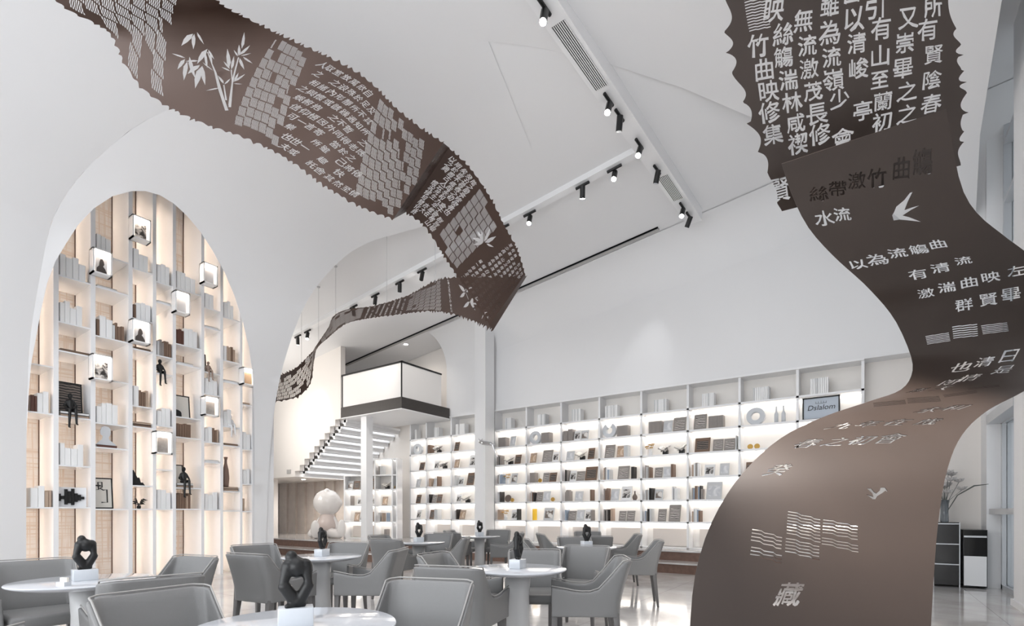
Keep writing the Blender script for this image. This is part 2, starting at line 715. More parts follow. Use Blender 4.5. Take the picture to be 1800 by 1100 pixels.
# wall in front of the stairs, stepped along its foot
NSTEP = 9
SX0, SX1, SZ0, SZ1 = -13.9, -11.76, 2.2, 3.69
prof = [(-17.9, SZ0), (SX0, SZ0)]
for i in range(NSTEP):
    z = SZ0 + (SZ1 - SZ0) * (i + 1) / NSTEP
    prof += [(SX0 + (SX1 - SX0) * i / NSTEP, z), (SX0 + (SX1 - SX0) * (i + 1) / NSTEP, z)]
prof += [(SX1, CZ(SX1) + .05), (-17.9, CZ(-17.9) + .05)]
nP = len(prof)
obj('wall_stair', [(x, 8.8, z) for x, z in prof] + [(x, 8.95, z) for x, z in prof],
    [tuple(range(nP)), tuple(range(2 * nP - 1, nP - 1, -1))] + [(i, (i + 1) % nP, nP + (i + 1) % nP, nP + i) for i in range(nP)], M_WARM, kind='structure')
slab('ceiling_landing', -17.9, 8.95, SZ0, SX0, 10.95, SZ0 + 0.14, M_WARM)
# panelled wall under the landing
pm = MB().box(-17.9, 10.7, 0.4, -13.3, 10.95, SZ0)
for i in range(8):
    pm.box(-17.6 + i * 0.55, 10.62, 0.4, -17.3 + i * 0.55, 10.7, SZ0)
pm.build('wall_panel', M_BEIGE, kind='structure')
slab('column_landing', -15.72, 9.0, 0.4, -15.5, 9.22, SZ0, M_WARM)
# columns
c1 = on_y(645, 900, 9.05)
slab('column_balcony', c1.x - .11, 8.94, 0.4, c1.x + .11, 9.16, 3.69, M_WHITE)
c2 = on_y(851, 900, 10.3)
slab('column', c2.x - .17, 10.13, 0.2, c2.x + .17, 10.5, CZ(c2.x), M_PLASTER)

# right wall, door and window
slab('wall_right', 1.5, -6, 0, 1.75, 8.75, 7.6, M_PLASTER)
slab('wall_right_end', 1.5, 10.5, 0, 1.9, 10.95, 7.6, M_PLASTER)
slab('wall_right_lintel', 1.6, 8.75, 2.55, 1.9, 10.5, 3.1, M_PLASTER)
M_GLASS = mat('clear_glass', (235, 240, 243), 0.02, transmission=1.0, spec=0.3)
M_GLASS.node_tree.nodes['Principled BSDF'].inputs['IOR'].default_value = 1.08
door = thing('door_1', 'glazed door in grey metal frame in the right wall', 'door', (1.72, 8.8, 0))
door['kind'] = 'structure'
dm = MB().box(-.06, 0, 0, .06, .08, 2.55).box(-.06, 1.62, 0, .06, 1.7, 2.55).box(-.06, 0, 2.47, .06, 1.7, 2.55).box(-.06, 0, 0, .06, 1.7, .07)
dm.box(-.05, .8, 0, .05, .88, 2.5)
dm.build('door_frame', M_FRAME, door)
MB().box(-.012, .08, .07, .012, .8, 2.47).build('glass_pane', M_GLASS, door)
MB().box(-.012, .88, .07, .012, 1.62, 2.47).build('glass_pane', M_GLASS, door)
MB().box(-.2, .05, 1.12, -.06, 1.65, 1.2).build('push_bar', M_FRAME, door)
MB().box(-.22, .0, 2.48, -.02, 1.72, 2.62).build('door_canopy', M_FRAME, door)
win = thing('window_1', 'tall grey framed window high in the right wall', 'window', (1.78, 8.75, 3.1))
win['kind'] = 'structure'
wm = MB().box(-.1, 0, 0, .1, .07, 4.4).box(-.1, 1.68, 0, .1, 1.75, 4.4)
for k in range(6):
    wm.box(-.1, .07, k * .88, .1, 1.68, k * .88 + .07)
wm.box(-.06, .82, 0, .06, .88, 4.4)
wm.build('window_frame', M_FRAME, win)
MB().box(-.01, .07, .05, .01, 1.68, 4.4).build('glass_pane', M_GLASS, win)
slab('trim_threshold', 0.2, 6.55, 0.0, 1.5, 6.6, 0.012, M_WHITE)
slab('baseboard_right', 1.47, 2.0, 0.0, 1.5, 8.75, 0.08, M_WHITE)

# ------------------------------------------------------------------ stairs, balcony
st = thing('staircase', 'white stair with lit undersides climbing to the balcony', 'staircase', (SX0, 8.97, SZ0))
for i in range(NSTEP):
    w = (SX1 - SX0) / NSTEP
    h = (SZ1 - SZ0) / NSTEP
    t = MB().box(i * w, 0, i * h + .0, (i + 1) * w + .03, 1.955, (i + 1) * h - .002)
    sobj = MB().box(i * w, -.0, i * h + h - .07, i * w + w + .05, 1.955, i * h + h).box(i * w + w * .62, 0, i * h, i * w + w, 1.955, i * h + h).build('step', M_WHITE, st)
    MB().box(i * w + w * .25, .05, i * h + h - .085, i * w + w * .55, 1.9, i * h + h - .07).build('light_strip', M_LEDSTEP, sobj)

bal = thing('balcony', 'white balcony box with black rail and dark fascia above the wall shelves', 'balcony', (-11.74, 8.8, 3.69))
BW, BD = 2.35, 1.76
MB().box(0, 0, 0, BW, BD, .02).build('soffit', M_WHITE, bal)
MB().box(0, 0, .02, BW, BD, .30).build('fascia', M_DARKBAND, bal)
M_FROST = mat('frosted_glass', (246, 243, 240), 0.22)
MB().box(.03, .03, .30, BW - .05, .045, 1.15).build('glass_panel', M_FROST, bal)
MB().box(BW - .045, .03, .30, BW - .03, BD - .3, 1.15).build('glass_panel', M_FROST, bal)
MB().box(0, .01, 1.15, BW, .06, 1.19).box(BW - .06, .01, 1.15, BW - .01, BD - .3, 1.19).build('handrail', M_BLACK, bal)
MB().box(BW - .05, .02, .30, BW - .025, .045, 1.15).build('rail_post', M_BLACK, bal)
MB().box(0.01, .02, .30, .035, .045, 1.15).build('rail_post', M_BLACK, bal)

# ------------------------------------------------------------------ ceiling rails
def ceiling_strip(name, p0, p1, width, h, m, label, cat):
    p0, p1 = Vector(p0), Vector(p1)
    d = (p1 - p0)
    side = Vector((-d.y, d.x, 0)).normalized() * width / 2
    v = [p0 - side, p0 + side, p1 + side, p1 - side]
    v = v + [q + Vector((0, 0, h)) for q in v]
    o = obj(name, v, [(3, 2, 1, 0), (4, 5, 6, 7), (0, 1, 5, 4), (1, 2, 6, 5), (2, 3, 7, 6), (3, 0, 4, 7)], m)
    return tag(o, label, cat)


RA0, RA1 = Vector((-2.80, 4.3, 6.50)), Vector((-2.62, 9.75, 6.52))
RB0, RB1 = Vector((-2.85, 7.5, 6.60)), Vector((-11.85, 7.49, 5.565))
ceiling_strip('ceiling_light_channel', RA0, RA1, 0.27, 0.3, M_WHITE, 'wide white ceiling channel running toward the shelf wall', 'light channel')
ceiling_strip('ceiling_light_rail', RB0, RB1, 0.13, 0.3, M_WHITE, 'long narrow white track rail on the sloping ceiling', 'light rail')
o = ceiling_strip('trim_channel', (-3.3, 9.74, CZ(-3.3) - .03), (-12.8, 9.74, CZ(-12.8) - .03), 0.10, 0.05, M_GREYTRIM, 'grey strip painted as the shaded groove along the ceiling edge', 'trim')  # flat grey strip stands in for a shaded recessed slot
o['kind'] = 'structure'
o = ceiling_strip('trim_groove_shade', (-3.3, 9.70, CZ(-3.3) - .032), (-12.8, 9.70, CZ(-12.8) - .032), 0.02, 0.05, M_GROOVE_SHADE, 'dark line painted as shade beside the grey ceiling groove', 'trim')  # thin dark strip painted as the slot's shade
o['kind'] = 'structure'
RAD = (RA1 - RA0).normalized()
RAN = Vector((RAD.y, -RAD.x, 0))


def vent(y0, y1, label):
    t = thing('air_vent', label, 'vent', RA0 + RAD * ((y0 - 4.3)) - Vector((0, 0, .004)), math.atan2(-RAD.x, RAD.y), 'linear vents in the ceiling channel')
    L = y1 - y0
    MB().box(-.085, 0, 0, .085, L, .003).build('backing', M_BLACK, t)
    f = MB()
    for k in range(8):
        x = -.08 + k * .0229
        f.box(x - .005, 0, -.006, x + .005, L, .0)
    f.build('louver', M_WHITE, t)


vent(4.9, 5.95, 'longer slotted white vent in the ceiling channel at the top edge')
vent(8.1, 8.85, 'shorter slotted vent in the ceiling channel near the shelf wall')


def spot_head(p, aim, lit, label, rail_dir):
    """a cylinder head hung below a track adapter"""
    p = Vector(p)
    t = thing('track_spotlight', label, 'spotlight', p, 0, 'track spotlights on the ceiling rails')
    d = Vector(rail_dir).normalized()
    MB().tube([d * -.12, d * .12], .022, 8).build('track_adapter', M_BLACK, t)
    MB().tube([(0, 0, 0), (0, 0, -.09)], .012, 8).build('stem', M_BLACK, t)
    a = (Vector(aim) - p).normalized()
    c = Vector((0, 0, -.11))
    MB().tube([c - a * .09, c + a * .09], .042, 16).build('lamp_head', M_BLACK, t)
    if lit:
        MB().tube([c + a * .088, c + a * .094], .036, 16).build('lens', M_LAMP, t)
        spot_light('spot', p + c + a * .13, aim, 60 * lit, 62, 0.9, (1, .95, .9), .04)
    else:
        MB().tube([c + a * .088, c + a * .094], .036, 16).build('lens', M_FRAME, t)


za = Vector((0, 0, -.03))
for (y, aim, lit, lb) in [(4.62, (-2.2, 2.2, 0), 1, 'lit black spotlight on the ceiling channel beside the longer vent'),
                          (6.15, (-2.6, 3.0, 0), 1, 'lit black spotlight just past the longer vent'),
                          (6.48, (-4.0, 8, 0), 0, 'unlit black spotlight right after the longer vent on the channel'),
                          (7.15, (-2.8, 3.6, 0), 1, 'lit black spotlight on the channel before the rail junction'),
                          (7.85, (-4.2, 8.9, 2), 0, 'unlit black spotlight at the rail junction beside the shorter vent'),
                          (9.05, (-2.6, 5.4, 0), 1, 'lit black spotlight just past the shorter vent'),
                          (9.4, (-4.6, 10.6, 3.2), 0, 'last black spotlight on the channel nearest the shelf wall')]:
    spot_head(RA0 + RAD * (y - 4.3) + za, aim, lit, lb, RAD)
RBD = (RB1 - RB0).normalized()
tn = 0
for (x, lit, aim, lb) in [(1080, 1, (-2.6, 4.0, 0), 'nearest the channel junction'), (1024, 1, (-5.0, 9.6, 1), 'second from the channel junction'),
                     (931, 1, (-4.0, 4.6, 0), 'third from the channel junction'), (885, 1, (-5.0, 4.8, 0), 'touching the ribbon outline'),
                     (742, 1, (-9.6, 9.0, 4.4), 'first seen left of the ribbon'), (703, 0, (-9.8, 9.0, 2), 'unlit, second left of the ribbon'),
                     (660, 1, (-10.8, 8.8, 4.2), 'third left of the ribbon'), (622, 0, (-11.4, 9.4, 2), 'unlit, hanging before the twisted ribbon'),
                     (541, 1, (-10.5, 6.4, 1.5), 'second from the far end'), (524, 1, (-13.6, 8.8, 3.0), 'at the far end by the arch')]:
    s = (x - 900) / 900
    p = on_y(x, 500, 7.5)
    f = (p.x - RB0.x) / (RB1.x - RB0.x)
    spot_head(RB0.lerp(RB1, f) + za, aim, lit, 'black spotlight on the narrow rail, ' + lb, RBD)
# a wall washer drops its beam on the white wall over the shelves
spot_light('wall_wash', on_y(1150, 430, 9.75), on_y(1128, 690, 10.62), 30, 42, 0.9, (.96, .98, 1), .05)

x_, y_ = cam_room(1.7, 1.9)
spot_light('ribbon_spot', (x_, y_, 6.0), at(1530, 770, 3.5), 2800, 36, 0.7, (1, .96, .92), .08)

for lx, ly, lz, lb, pw in [(-14.7, 9.6, SZ0, 'small round fill lamp added under the stair landing above the doll', 60), (-10.5, 10.0, CZ(-10.5), 'small round fill lamp added in the ceiling over the balcony', 45)]:  # lamps added to brighten the doll corner and the balcony recess
    dl = thing('added_fill_lamp', lb, 'fill_lamp', (lx, ly, lz))
    MB().lathe([(.07, -.012), (.075, 0)], 24).build('rim', M_WHITE, dl)
    MB().lathe([(.05, -.016), (.055, -.012)], 24).build('lens', M_LAMP, dl)
    spot_light('fill_lamp', (lx, ly, lz - .05), (lx + .05, ly + .15, lz - 2), pw, 150, 1.0, (1, .94, .88), .05)

# smoke detector on the far ceiling
t = at(784, 560, 1)
pd = on_y(784, 560, 9.2)
sd = thing('smoke_detector', 'small round white detector on the far ceiling', 'smoke detector', (pd.x, 9.2, CZ(pd.x)))
MB().lathe([(.06, -.02), (.065, 0.0)], 20).build('base', M_WHITE, sd)
MB().lathe([(.03, -.055), (.045, -.02)], 20).build('sensor', M_BLACK, sd)
so = obj('wall_speaker', *(lambda m: (m.v, m.f))(MB().box(-14.28, 8.77, 2.30, -14.1, 8.8, 2.42)), M_GREYTRIM)
tag(so, 'small grey square vent plate at the foot of the stair wall', 'vent plate')

# ------------------------------------------------------------------ the calligraphy ribbons
M_RIB = mat('bronze_sheet', (57, 46, 40), 0.42, 0.2, spec=.7, noise=0.06, noise_scale=3)
M_RIB2 = mat('bronze_sheet_hanging', (70, 51, 42), 0.42, 0.35, spec=.7, noise=0.08, noise_scale=2)
M_WIRE = mat('steel_wire', (190, 190, 192), 0.4, 0.5)


def spiky(n, amp, seed, lo=0.3, m0=4, m1=11):
    """a torn paper edge: hollow scallops that meet in points"""
    r = np.random.RandomState(seed)
    out = []
    while len(out) < n:
        m = r.randint(m0, m1)
        a = amp * r.uniform(lo, 1)
        t = np.linspace(0, 1, m)[:-1] if m > 3 else np.linspace(0, 1, m)
        q = r.uniform(.6, 1.6)
        out += list(a * (1 - np.sin(math.pi * t ** q)) - amp * .25)
    return np.array(out[:n])


def ragged(sheet, step, ampA, ampB, seed, m0=4, m1=11):
    n = int(sheet.L / step)
    u = np.linspace(0, sheet.L, n)
    a = -spiky(n, ampA, seed, m0=m0, m1=m1)
    b = sheet.W + spiky(n, ampB, seed + 1, m0=m0, m1=m1)
    A = np.stack([u, a], 1)
    B = np.stack([u[::-1], b], 1)
    return np.concatenate([A, B])


def plain(sheet, n=60):
    u = np.linspace(0, sheet.L, n)
    return np.concatenate([np.stack([u, 0 * u], 1), np.stack([u[::-1], 0 * u + sheet.W], 1)])


def rows(data):
    A = [at(r[0], r[1], r[4]) for r in data]
    B = [at(r[2], r[3], r[5] if len(r) > 5 else r[4]) for r in data]
    return Sheet(A, B)


# --- right ribbon: a smooth sheet that rises from the floor and an upper torn scroll behind it
RL = rows([(1207, 1270, 1630, 1270, 2.78), (1209, 1180, 1633, 1185, 2.78), (1213, 1100, 1636, 1100, 2.79), (1222, 1010, 1641, 1015, 2.85), (1250, 920, 1648, 925, 2.97),
           (1300, 838, 1663, 832, 3.14), (1370, 772, 1690, 766, 3.39), (1450, 732, 1735, 722, 3.66), (1530, 705, 1795, 690, 3.9),
           (1585, 684, 1840, 662, 4.12), (1604, 652, 1862, 625, 4.34), (1599, 618, 1866, 578, 4.47), (1573, 562, 1852, 516, 4.42),
           (1525, 505, 1815, 455, 4.2), (1466, 451, 1763, 413, 4.0), (1421, 400, 1716, 373, 3.84), (1393, 345, 1688, 322, 3.7),
           (1374, 288, 1663, 192, 3.55, 3.45)])
RU = rows([(1300, -160, 1630, -210, 3.0), (1285, -20, 1655, -60, 3.18), (1285, 80, 1676, 40, 3.36), (1312, 180, 1688, 130, 3.55), (1342, 270, 1692, 210, 3.75),
           (1372, 372, 1684, 292, 3.9)])
rib_r = thing('calligraphy_ribbon', 'wide bronze ribbon with cut-out characters rising from the floor at right', 'ribbon sculpture', at(1420, 1190, 2.78) * 1.0)
rib_r.location = (0, 0, 0)


def up_at(sheet, uv):
    """unit vectors in (u,v) that look upright and rightward in the photograph are along -/+u and v"""
    return sheet.find(*uv)


RL_TXT = [(1620, 283, '觴', 42), (1583, 297, '曲', 36), (1543, 312, '竹', 36), (1505, 318, '激', 36), (1473, 331, '帶', 34), (1437, 340, '絲', 36), (1480, 377, '流', 34), (1447, 383, '水', 36),
          (1647, 429, '曲', 34), (1614, 438, '觴', 38), (1577, 445, '流', 38), (1540, 456, '為', 38), (1507, 465, '以', 32),
          (1693, 458, '流', 34), (1652, 470, '清', 38), (1615, 481, '有', 36),
          (1786, 476, '左', 38), (1740, 487, '映', 36), (1702, 496, '曲', 36), (1664, 505, '湍', 36), (1627, 515, '激', 34),
          (1777, 517, '畢', 38), (1737, 526, '賢', 38), (1695, 535, '群', 36),
          (1690, 645, '也', 36), (1730, 636, '清', 36), (1774, 626, '日', 36), (1762, 650, '是', 36), (1706, 664, '情', 36), (1668, 672, '朗', 36), (1720, 655, '氣', 34), (1655, 683, '天', 36), (1615, 686, '惠', 34),
          (1680, 716, '和', 44), (1633, 720, '永', 42),
          (1477, 748, '九', 40), (1527, 745, '年', 42), (1580, 742, '在', 42), (1632, 741, '歲', 44),
          (1420, 779, '春', 40), (1468, 776, '之', 40), (1516, 773, '初', 42), (1568, 770, '會', 44),
          (1367, 826, '癸', 42), (1386, 1043, '藏', 52)]
RL_SCALE = {'u': 1}
holes = []
spots = []
for px, py, ch, s in RL_TXT:
    uv = RL.find(px, py)
    if any(abs(uv[0] - q[0]) < .13 and abs(uv[1] - q[1]) < .13 for q in spots):
        continue
    spots.append(uv)
    up = (1, 0.0)
    rt = (0, 1)
    # size in metres from the photographed width at that depth
    p0, p1 = RL(np.array([uv])), RL(np.array([uv + np.array([0, .05])]))
    d = np.linalg.norm(project(p1) - project(p0)) / .05
    holes.append(glyph_at(ch, uv, s / d, up, rt))
# swallows
SWALLOW = [(-.5, -.42), (-.46, -.16), (-.36, -.02), (-.22, .22), (.1, .5), (.34, .78), (.44, .82), (.2, .44), (.0, .08), (.26, .2), (.54, .3), (.2, .08), (-.14, -.18), (.02, -.26), (.3, -.52), (-.08, -.42), (-.3, -.38)]
uv = RL.find(1592, 372)
holes.append(poly_at(SWALLOW, uv, .235, (1, 0.12), (-.12, 1)))
SW2 = [(-.5, .25), (-.3, .25), (-.12, .02), (0, -.06), (.1, .1), (.1, .3), (.3, .3), (.5, 0), (.34, .1), (.26, -.02), (.06, -.22), (.02, -.4), (-.1, -.4), (-.45, -.1), (-.1, -.25), (-.18, -.06)]
uv = RL.find(1541, 866)
holes.append(poly_at(SW2, uv, .135, (1, 0), (0, 1)))


def px_block(sheet, x0, y0, x1, y1, x2, y2, n, **k):
    """slots filling the quad with corner 0, running to corner 1, stacked toward corner 2"""
    a, b_, c = sheet.find(x0, y0), sheet.find(x1, y1), sheet.find(x2, y2)
    return wave_block(a, b_ - a, c - a, n, **k)


for q in [(1322, 929, 1376, 936, 1319, 953, 4), (1320, 960, 1375, 968, 1318, 979, 3), (1385, 897, 1442, 906, 1382, 940, 8), (1381, 944, 1440, 953, 1379, 972, 5),
          (1447, 911, 1508, 918, 1446, 940, 5), (1445, 944, 1508, 952, 1444, 960, 3)]:
    holes += px_block(RL, *q, thick=.36, step=.5)
for q in [(1535, 708, 1590, 702, 1535, 716, 5), (1594, 700, 1650, 695, 1596, 710, 5), (1658, 694, 1715, 686, 1660, 699, 4), (1700, 683, 1755, 676, 1702, 686, 3),
          (1626, 590, 1668, 583, 1630, 606, 6), (1673, 573, 1718, 567, 1676, 597, 6), (1724, 571, 1770, 564, 1727, 588, 6)]:
    holes += px_block(RL, *q, thick=.42, step=.25)
cut_sheet('lower_sheet', RL, plain(RL), holes, M_RIB, rib_r, du=.035, dv=.1, thick=.004)

RU_TXT = [(1640, 12, '所'), (1595, 32, '又'), (1632, 52, '有'), (1590, 75, '崇'), (1640, 96, '賢'), (1587, 120, '畢'), (1637, 140, '陰'), (1592, 160, '之'), (1637, 182, '春'), (1592, 200, '之'),
          (1540, 10, '引'), (1550, 50, '有'), (1546, 98, '山'), (1546, 140, '至'), (1552, 178, '蘭'), (1518, 194, '亭'), (1552, 214, '初'),
          (1500, 34, '以'), (1506, 76, '清'), (1508, 120, '峻'), (1474, 174, '少'), (1484, 244, '會'),
          (1458, 8, '雖'), (1456, 58, '為'), (1462, 100, '流'), (1466, 140, '嶺'),
          (1412, 36, '無'), (1418, 80, '流'), (1422, 120, '激'), (1428, 160, '茂'), (1436, 200, '長'), (1442, 235, '修'),
          (1360, 17, '映'), (1374, 60, '絲'), (1376, 100, '觴'), (1386, 140, '湍'), (1392, 180, '林'), (1398, 216, '咸'), (1404, 252, '禊'),
          (1334, 80, '竹'), (1342, 122, '曲'), (1350, 160, '映'), (1354, 197, '修'), (1357, 236, '集'),
          (1360, -40, '觴'), (1410, -30, '一'), (1500, -20, '管'), (1590, -30, '弦'), (1372, 333, '賢')]
holes = []
for px, py, ch in RU_TXT:
    uv = RU.find(px, py)
    p0, p1 = RU(np.array([uv])), RU(np.array([uv + np.array([0, .05])]))
    d = np.linalg.norm(project(p1) - project(p0)) / .05
    holes.append(glyph_at(ch, uv, 39 / d, (-1, -.08), (-.05, 1)))
holes += px_block(RU, 1307, -8, 1343, -20, 1318, 58, 13, thick=.4, step=.3)
RUo = ragged(RU, .01, .06, .055, 11, m0=8, m1=22)
cut_sheet('upper_sheet', RU, RUo, holes, M_RIB, rib_r, du=.05, dv=.12, thick=.004)
for px, yy, dd in [(1330, -130, 3.02), (1600, -190, 3.02)]:
    p = at(px, yy, dd)
    MB().tube([p, (p.x, p.y, 6.5)], .002, 6).build('hanging_wire', M_WIRE, rib_r)

# --- left ribbon: hangs through the room and folds away into the back
rib_l = thing('calligraphy_ribbon', 'long torn bronze ribbon hanging from the ceiling and folding toward the balcony', 'ribbon sculpture')
P1 = rows([(330, -90, 40, -60, 3.72), (368, -12, 112, 12, 3.9), (405, 18, 192, 58, 4.08), (440, 35, 222, 118, 4.2), (475, 53, 262, 166, 4.3), (525, 77, 345, 212, 4.42),
           (588, 106, 440, 246, 4.55), (648, 142, 512, 284, 4.7), (693, 187, 582, 334, 4.84), (738, 224, 642, 367, 4.98), (779, 251, 691, 385, 5.12)])
P1b = rows([(779, 251, 691, 385, 5.12), (784, 255, 700, 380, 5.32), (789, 259, 713, 373, 5.55)])
P2 = rows([(789, 259, 713, 373, 5.55), (830, 300, 745, 396, 5.75), (861, 346, 775, 441, 5.95), (886, 395, 800, 480, 6.15), (908, 436, 822, 512, 6.35), (923, 481, 860, 572, 6.6)])
P3a = rows([(923, 481, 860, 572, 6.6), (924, 488, 867, 580, 6.7)])
P3 = rows([(924, 488, 867, 580, 6.7), (850, 486, 838, 567, 7.0), (790, 488, 797, 552, 7.5), (760, 496, 755, 547, 8.0), (715, 520, 705, 552, 8.6), (655, 538, 645, 560, 9.3),
           (610, 544, 610, 568, 9.8), (586, 556, 590, 582, 10.2), (577, 576, 580, 591, 10.5), (554, 610, 557, 613, 10.9), (549, 618, 552, 634, 11.1), (520, 646, 545, 676, 11.35),
           (498, 657, 522, 698, 11.5), (470, 668, 484, 706, 11.7)])
LANTING = ('永和九年歲在癸丑暮春之初會于會稽山陰之蘭亭修禊事也群賢畢至少長咸集此地有崇山峻嶺茂林修竹又有清流激湍映帶左右引以為流觴曲水列坐其次'
           '雖無絲竹管弦之盛一觴一詠亦足以暢敘幽情是日也天朗氣清惠風和暢仰觀宇宙之大俯察品類之盛所以遊目騁懷足以極視聽之娛信可樂也'
           '夫人之相與俯仰一世或取諸懷抱悟言一室之內或因寄所託放浪形骸之外雖趣舍萬殊靜躁不同當其欣於所遇暫得於己快然自足不知老之將至'
           '及其所之既倦情隨事遷感慨係之矣向之所欣俯仰之間已為陳迹猶不能不以之興懷況修短隨化終期於盡古人云死生亦大矣豈不痛哉')
TI = [118]


def text_field(sheet, f0, f1, g0, g1, cols, per, size, slant=0.0, fill=.86, seed=0, clip=None, shear=0.0):
    """mirrored columns of characters; f along, g across as fractions"""
    r = np.random.RandomState(seed)
    out = []
    for c in range(cols):
        u = (f0 + (f1 - f0) * (c + .5) / cols) * sheet.L
        for k in range(per):
            g = g0 + (g1 - g0) * (k + .5) / per
            if r.rand() > fill:
                continue
            ch = LANTING[TI[0] % len(LANTING)]
            TI[0] += 1
            uu = u + slant * (k - per / 2) * size + shear * g * sheet.L
            if uu < size * .6 or uu > sheet.L - size * .6 or (clip and not clip(uu / sheet.L, g)):
                continue
            out.append(glyph_at(ch, (uu, g * sheet.W), size, (0, -1), (1, 0)))
    return out


def slot_field(sheet, f0, f1, g0, g1, cols, rws, n=7, fill=.85, seed=0, clip=None, jog=.12, shear=0.0):
    """patchwork of slot blocks; the slots run across the ribbon"""
    r = np.random.RandomState(seed)
    out = []
    du, dv = (f1 - f0) * sheet.L / cols, (g1 - g0) * sheet.W / rws
    for c in range(cols):
        off = r.uniform(-.4, .4) * dv
        for k in range(-1, rws + 1):
            u, v = f0 * sheet.L + c * du, g0 * sheet.W + k * dv + off
            m = n
            if r.rand() > fill:
                if r.rand() < .5:
                    m = 2
                else:
                    continue
            if v < g0 * sheet.W - .001 or v + dv > g1 * sheet.W + .001 or (clip and not clip((u + du / 2) / sheet.L, (v + dv / 2) / sheet.W)):
                continue
            us = u + shear * v / sheet.W * sheet.L
            if us < .01 or us + du > sheet.L * .998:
                continue
            out += wave_block((us + du * .04, v + dv * .05), (shear * dv * .9 / sheet.W * sheet.L, dv * .9), (du * .92 * m / n, 0), m, thick=.55, step=jog * 4)
    return out


def leaf(L, w):
    return [(0, 0), (L * .3, w * .5), (L * .62, w * .42), (L, 0), (L * .6, -w * .3), (L * .28, -w * .32)]


def bamboo(sheet, leaves, stems):
    """leaves as (x0,y0,x1,y1,width) in the photograph, traced onto the sheet"""
    out = []
    for x0, y0, x1, y1, w in leaves:
        a, b_ = sheet.find(x0, y0), sheet.find(x1, y1)
        d = b_ - a
        Lg = np.linalg.norm(d)
        if Lg < 1e-3:
            continue
        d /= Lg
        nrm = np.array([-d[1], d[0]])
        P = np.array(leaf(Lg, w * Lg))
        out.append([a + P[:, :1] * d + P[:, 1:] * nrm])
    for x0, y0, x1, y1, w in stems:
        a, b_ = sheet.find(x0, y0), sheet.find(x1, y1)
        d = (b_ - a) / max(np.linalg.norm(b_ - a), 1e-6)
        nrm = np.array([-d[1], d[0]]) * w
        out.append([np.array([a - nrm, b_ - nrm * .6, b_ + nrm * .6, a + nrm])])
    return out


BZ = 440 / 1800


def z5(L, kind):
    r = []
    for q in L:
        r.append((80 + q[0] * BZ, q[1] * BZ, 80 + q[2] * BZ, q[3] * BZ, q[4]))
    return r


LEAVES = z5([(1060, 240, 975, 330, .22), (1070, 240, 1062, 355, .2), (1090, 228, 1140, 318, .2), (1005, 415, 908, 382, .2), (1005, 425, 950, 500, .22), (1020, 440, 994, 578, .17),
             (1035, 405, 1080, 565, .16), (1100, 435, 1005, 440, .2), (1165, 352, 1090, 460, .2), (1110, 465, 1020, 530, .26), (1130, 470, 1075, 636, .18), (1130, 480, 1148, 614, .16),
             (1170, 355, 1215, 425, .2), (1150, 380, 1165, 490, .14), (1185, 370, 1200, 470, .12), (1130, 445, 1205, 505, .12),
             (1410, 350, 1428, 230, .12), (1395, 395, 1470, 325, .2), (1400, 400, 1480, 382, .2), (1420, 405, 1490, 458, .2), (1395, 415, 1430, 500, .18), (1385, 405, 1352, 358, .2), (1390, 400, 1392, 320, .18),
             (1320, 490, 1308, 348, .15), (1325, 510, 1265, 480, .28), (1325, 495, 1280, 440, .2), (1335, 500, 1356, 400, .14), (1350, 590, 1438, 528, .18), (1350, 598, 1420, 604, .18), (1355, 585, 1388, 520, .18),
             (1282, 600, 1238, 540, .22), (1285, 605, 1330, 562, .2), (1255, 632, 1148, 652, .16)], 0)
STEMS = z5([(1303, 795, 1222, 520, .010), (1222, 520, 1165, 372, .006), (1325, 770, 1345, 590, .008), (1345, 590, 1388, 410, .006), (1335, 500, 1345, 600, .004), (1300, 720, 1282, 610, .006), (1322, 755, 1326, 690, .006)], 0)
holes = bamboo(P1, LEAVES, STEMS)


holes += slot_field(P1, -.30, .03, .02, .99, 10, 9, n=6, fill=.86, seed=3, shear=.30)
holes += slot_field(P1, .07, .20, .90, .99, 4, 1, n=6, fill=1, seed=4, shear=.28)
holes += slot_field(P1, .33, .455, .02, .98, 6, 10, n=8, fill=.82, seed=6, shear=.16)
holes += text_field(P1, .465, .72, .04, .96, 9, 10, .074, seed=8, fill=.8, shear=.155)
holes += slot_field(P1, .725, .93, .02, .98, 9, 10, n=6, fill=.84, seed=10, shear=.135)
cut_sheet('long_sheet', P1, ragged(P1, .009, .035, .035, 21), holes, M_RIB2, rib_l, du=.05, dv=.1, thick=.003)
cut_sheet('fold_strip', P1b, plain(P1b), text_field(P1b, .05, .95, .05, .95, 3, 13, .05, seed=12, fill=.7), M_RIB2, rib_l, du=.05, dv=.1, thick=.003)
holes = text_field(P2, .03, .26, .05, .97, 5, 12, .07, seed=13, fill=.9)
holes += slot_field(P2, .29, .55, .03, .97, 5, 9, n=7, fill=.86, seed=15)


def spray(sheet, pts):
    return bamboo(sheet, pts, [])


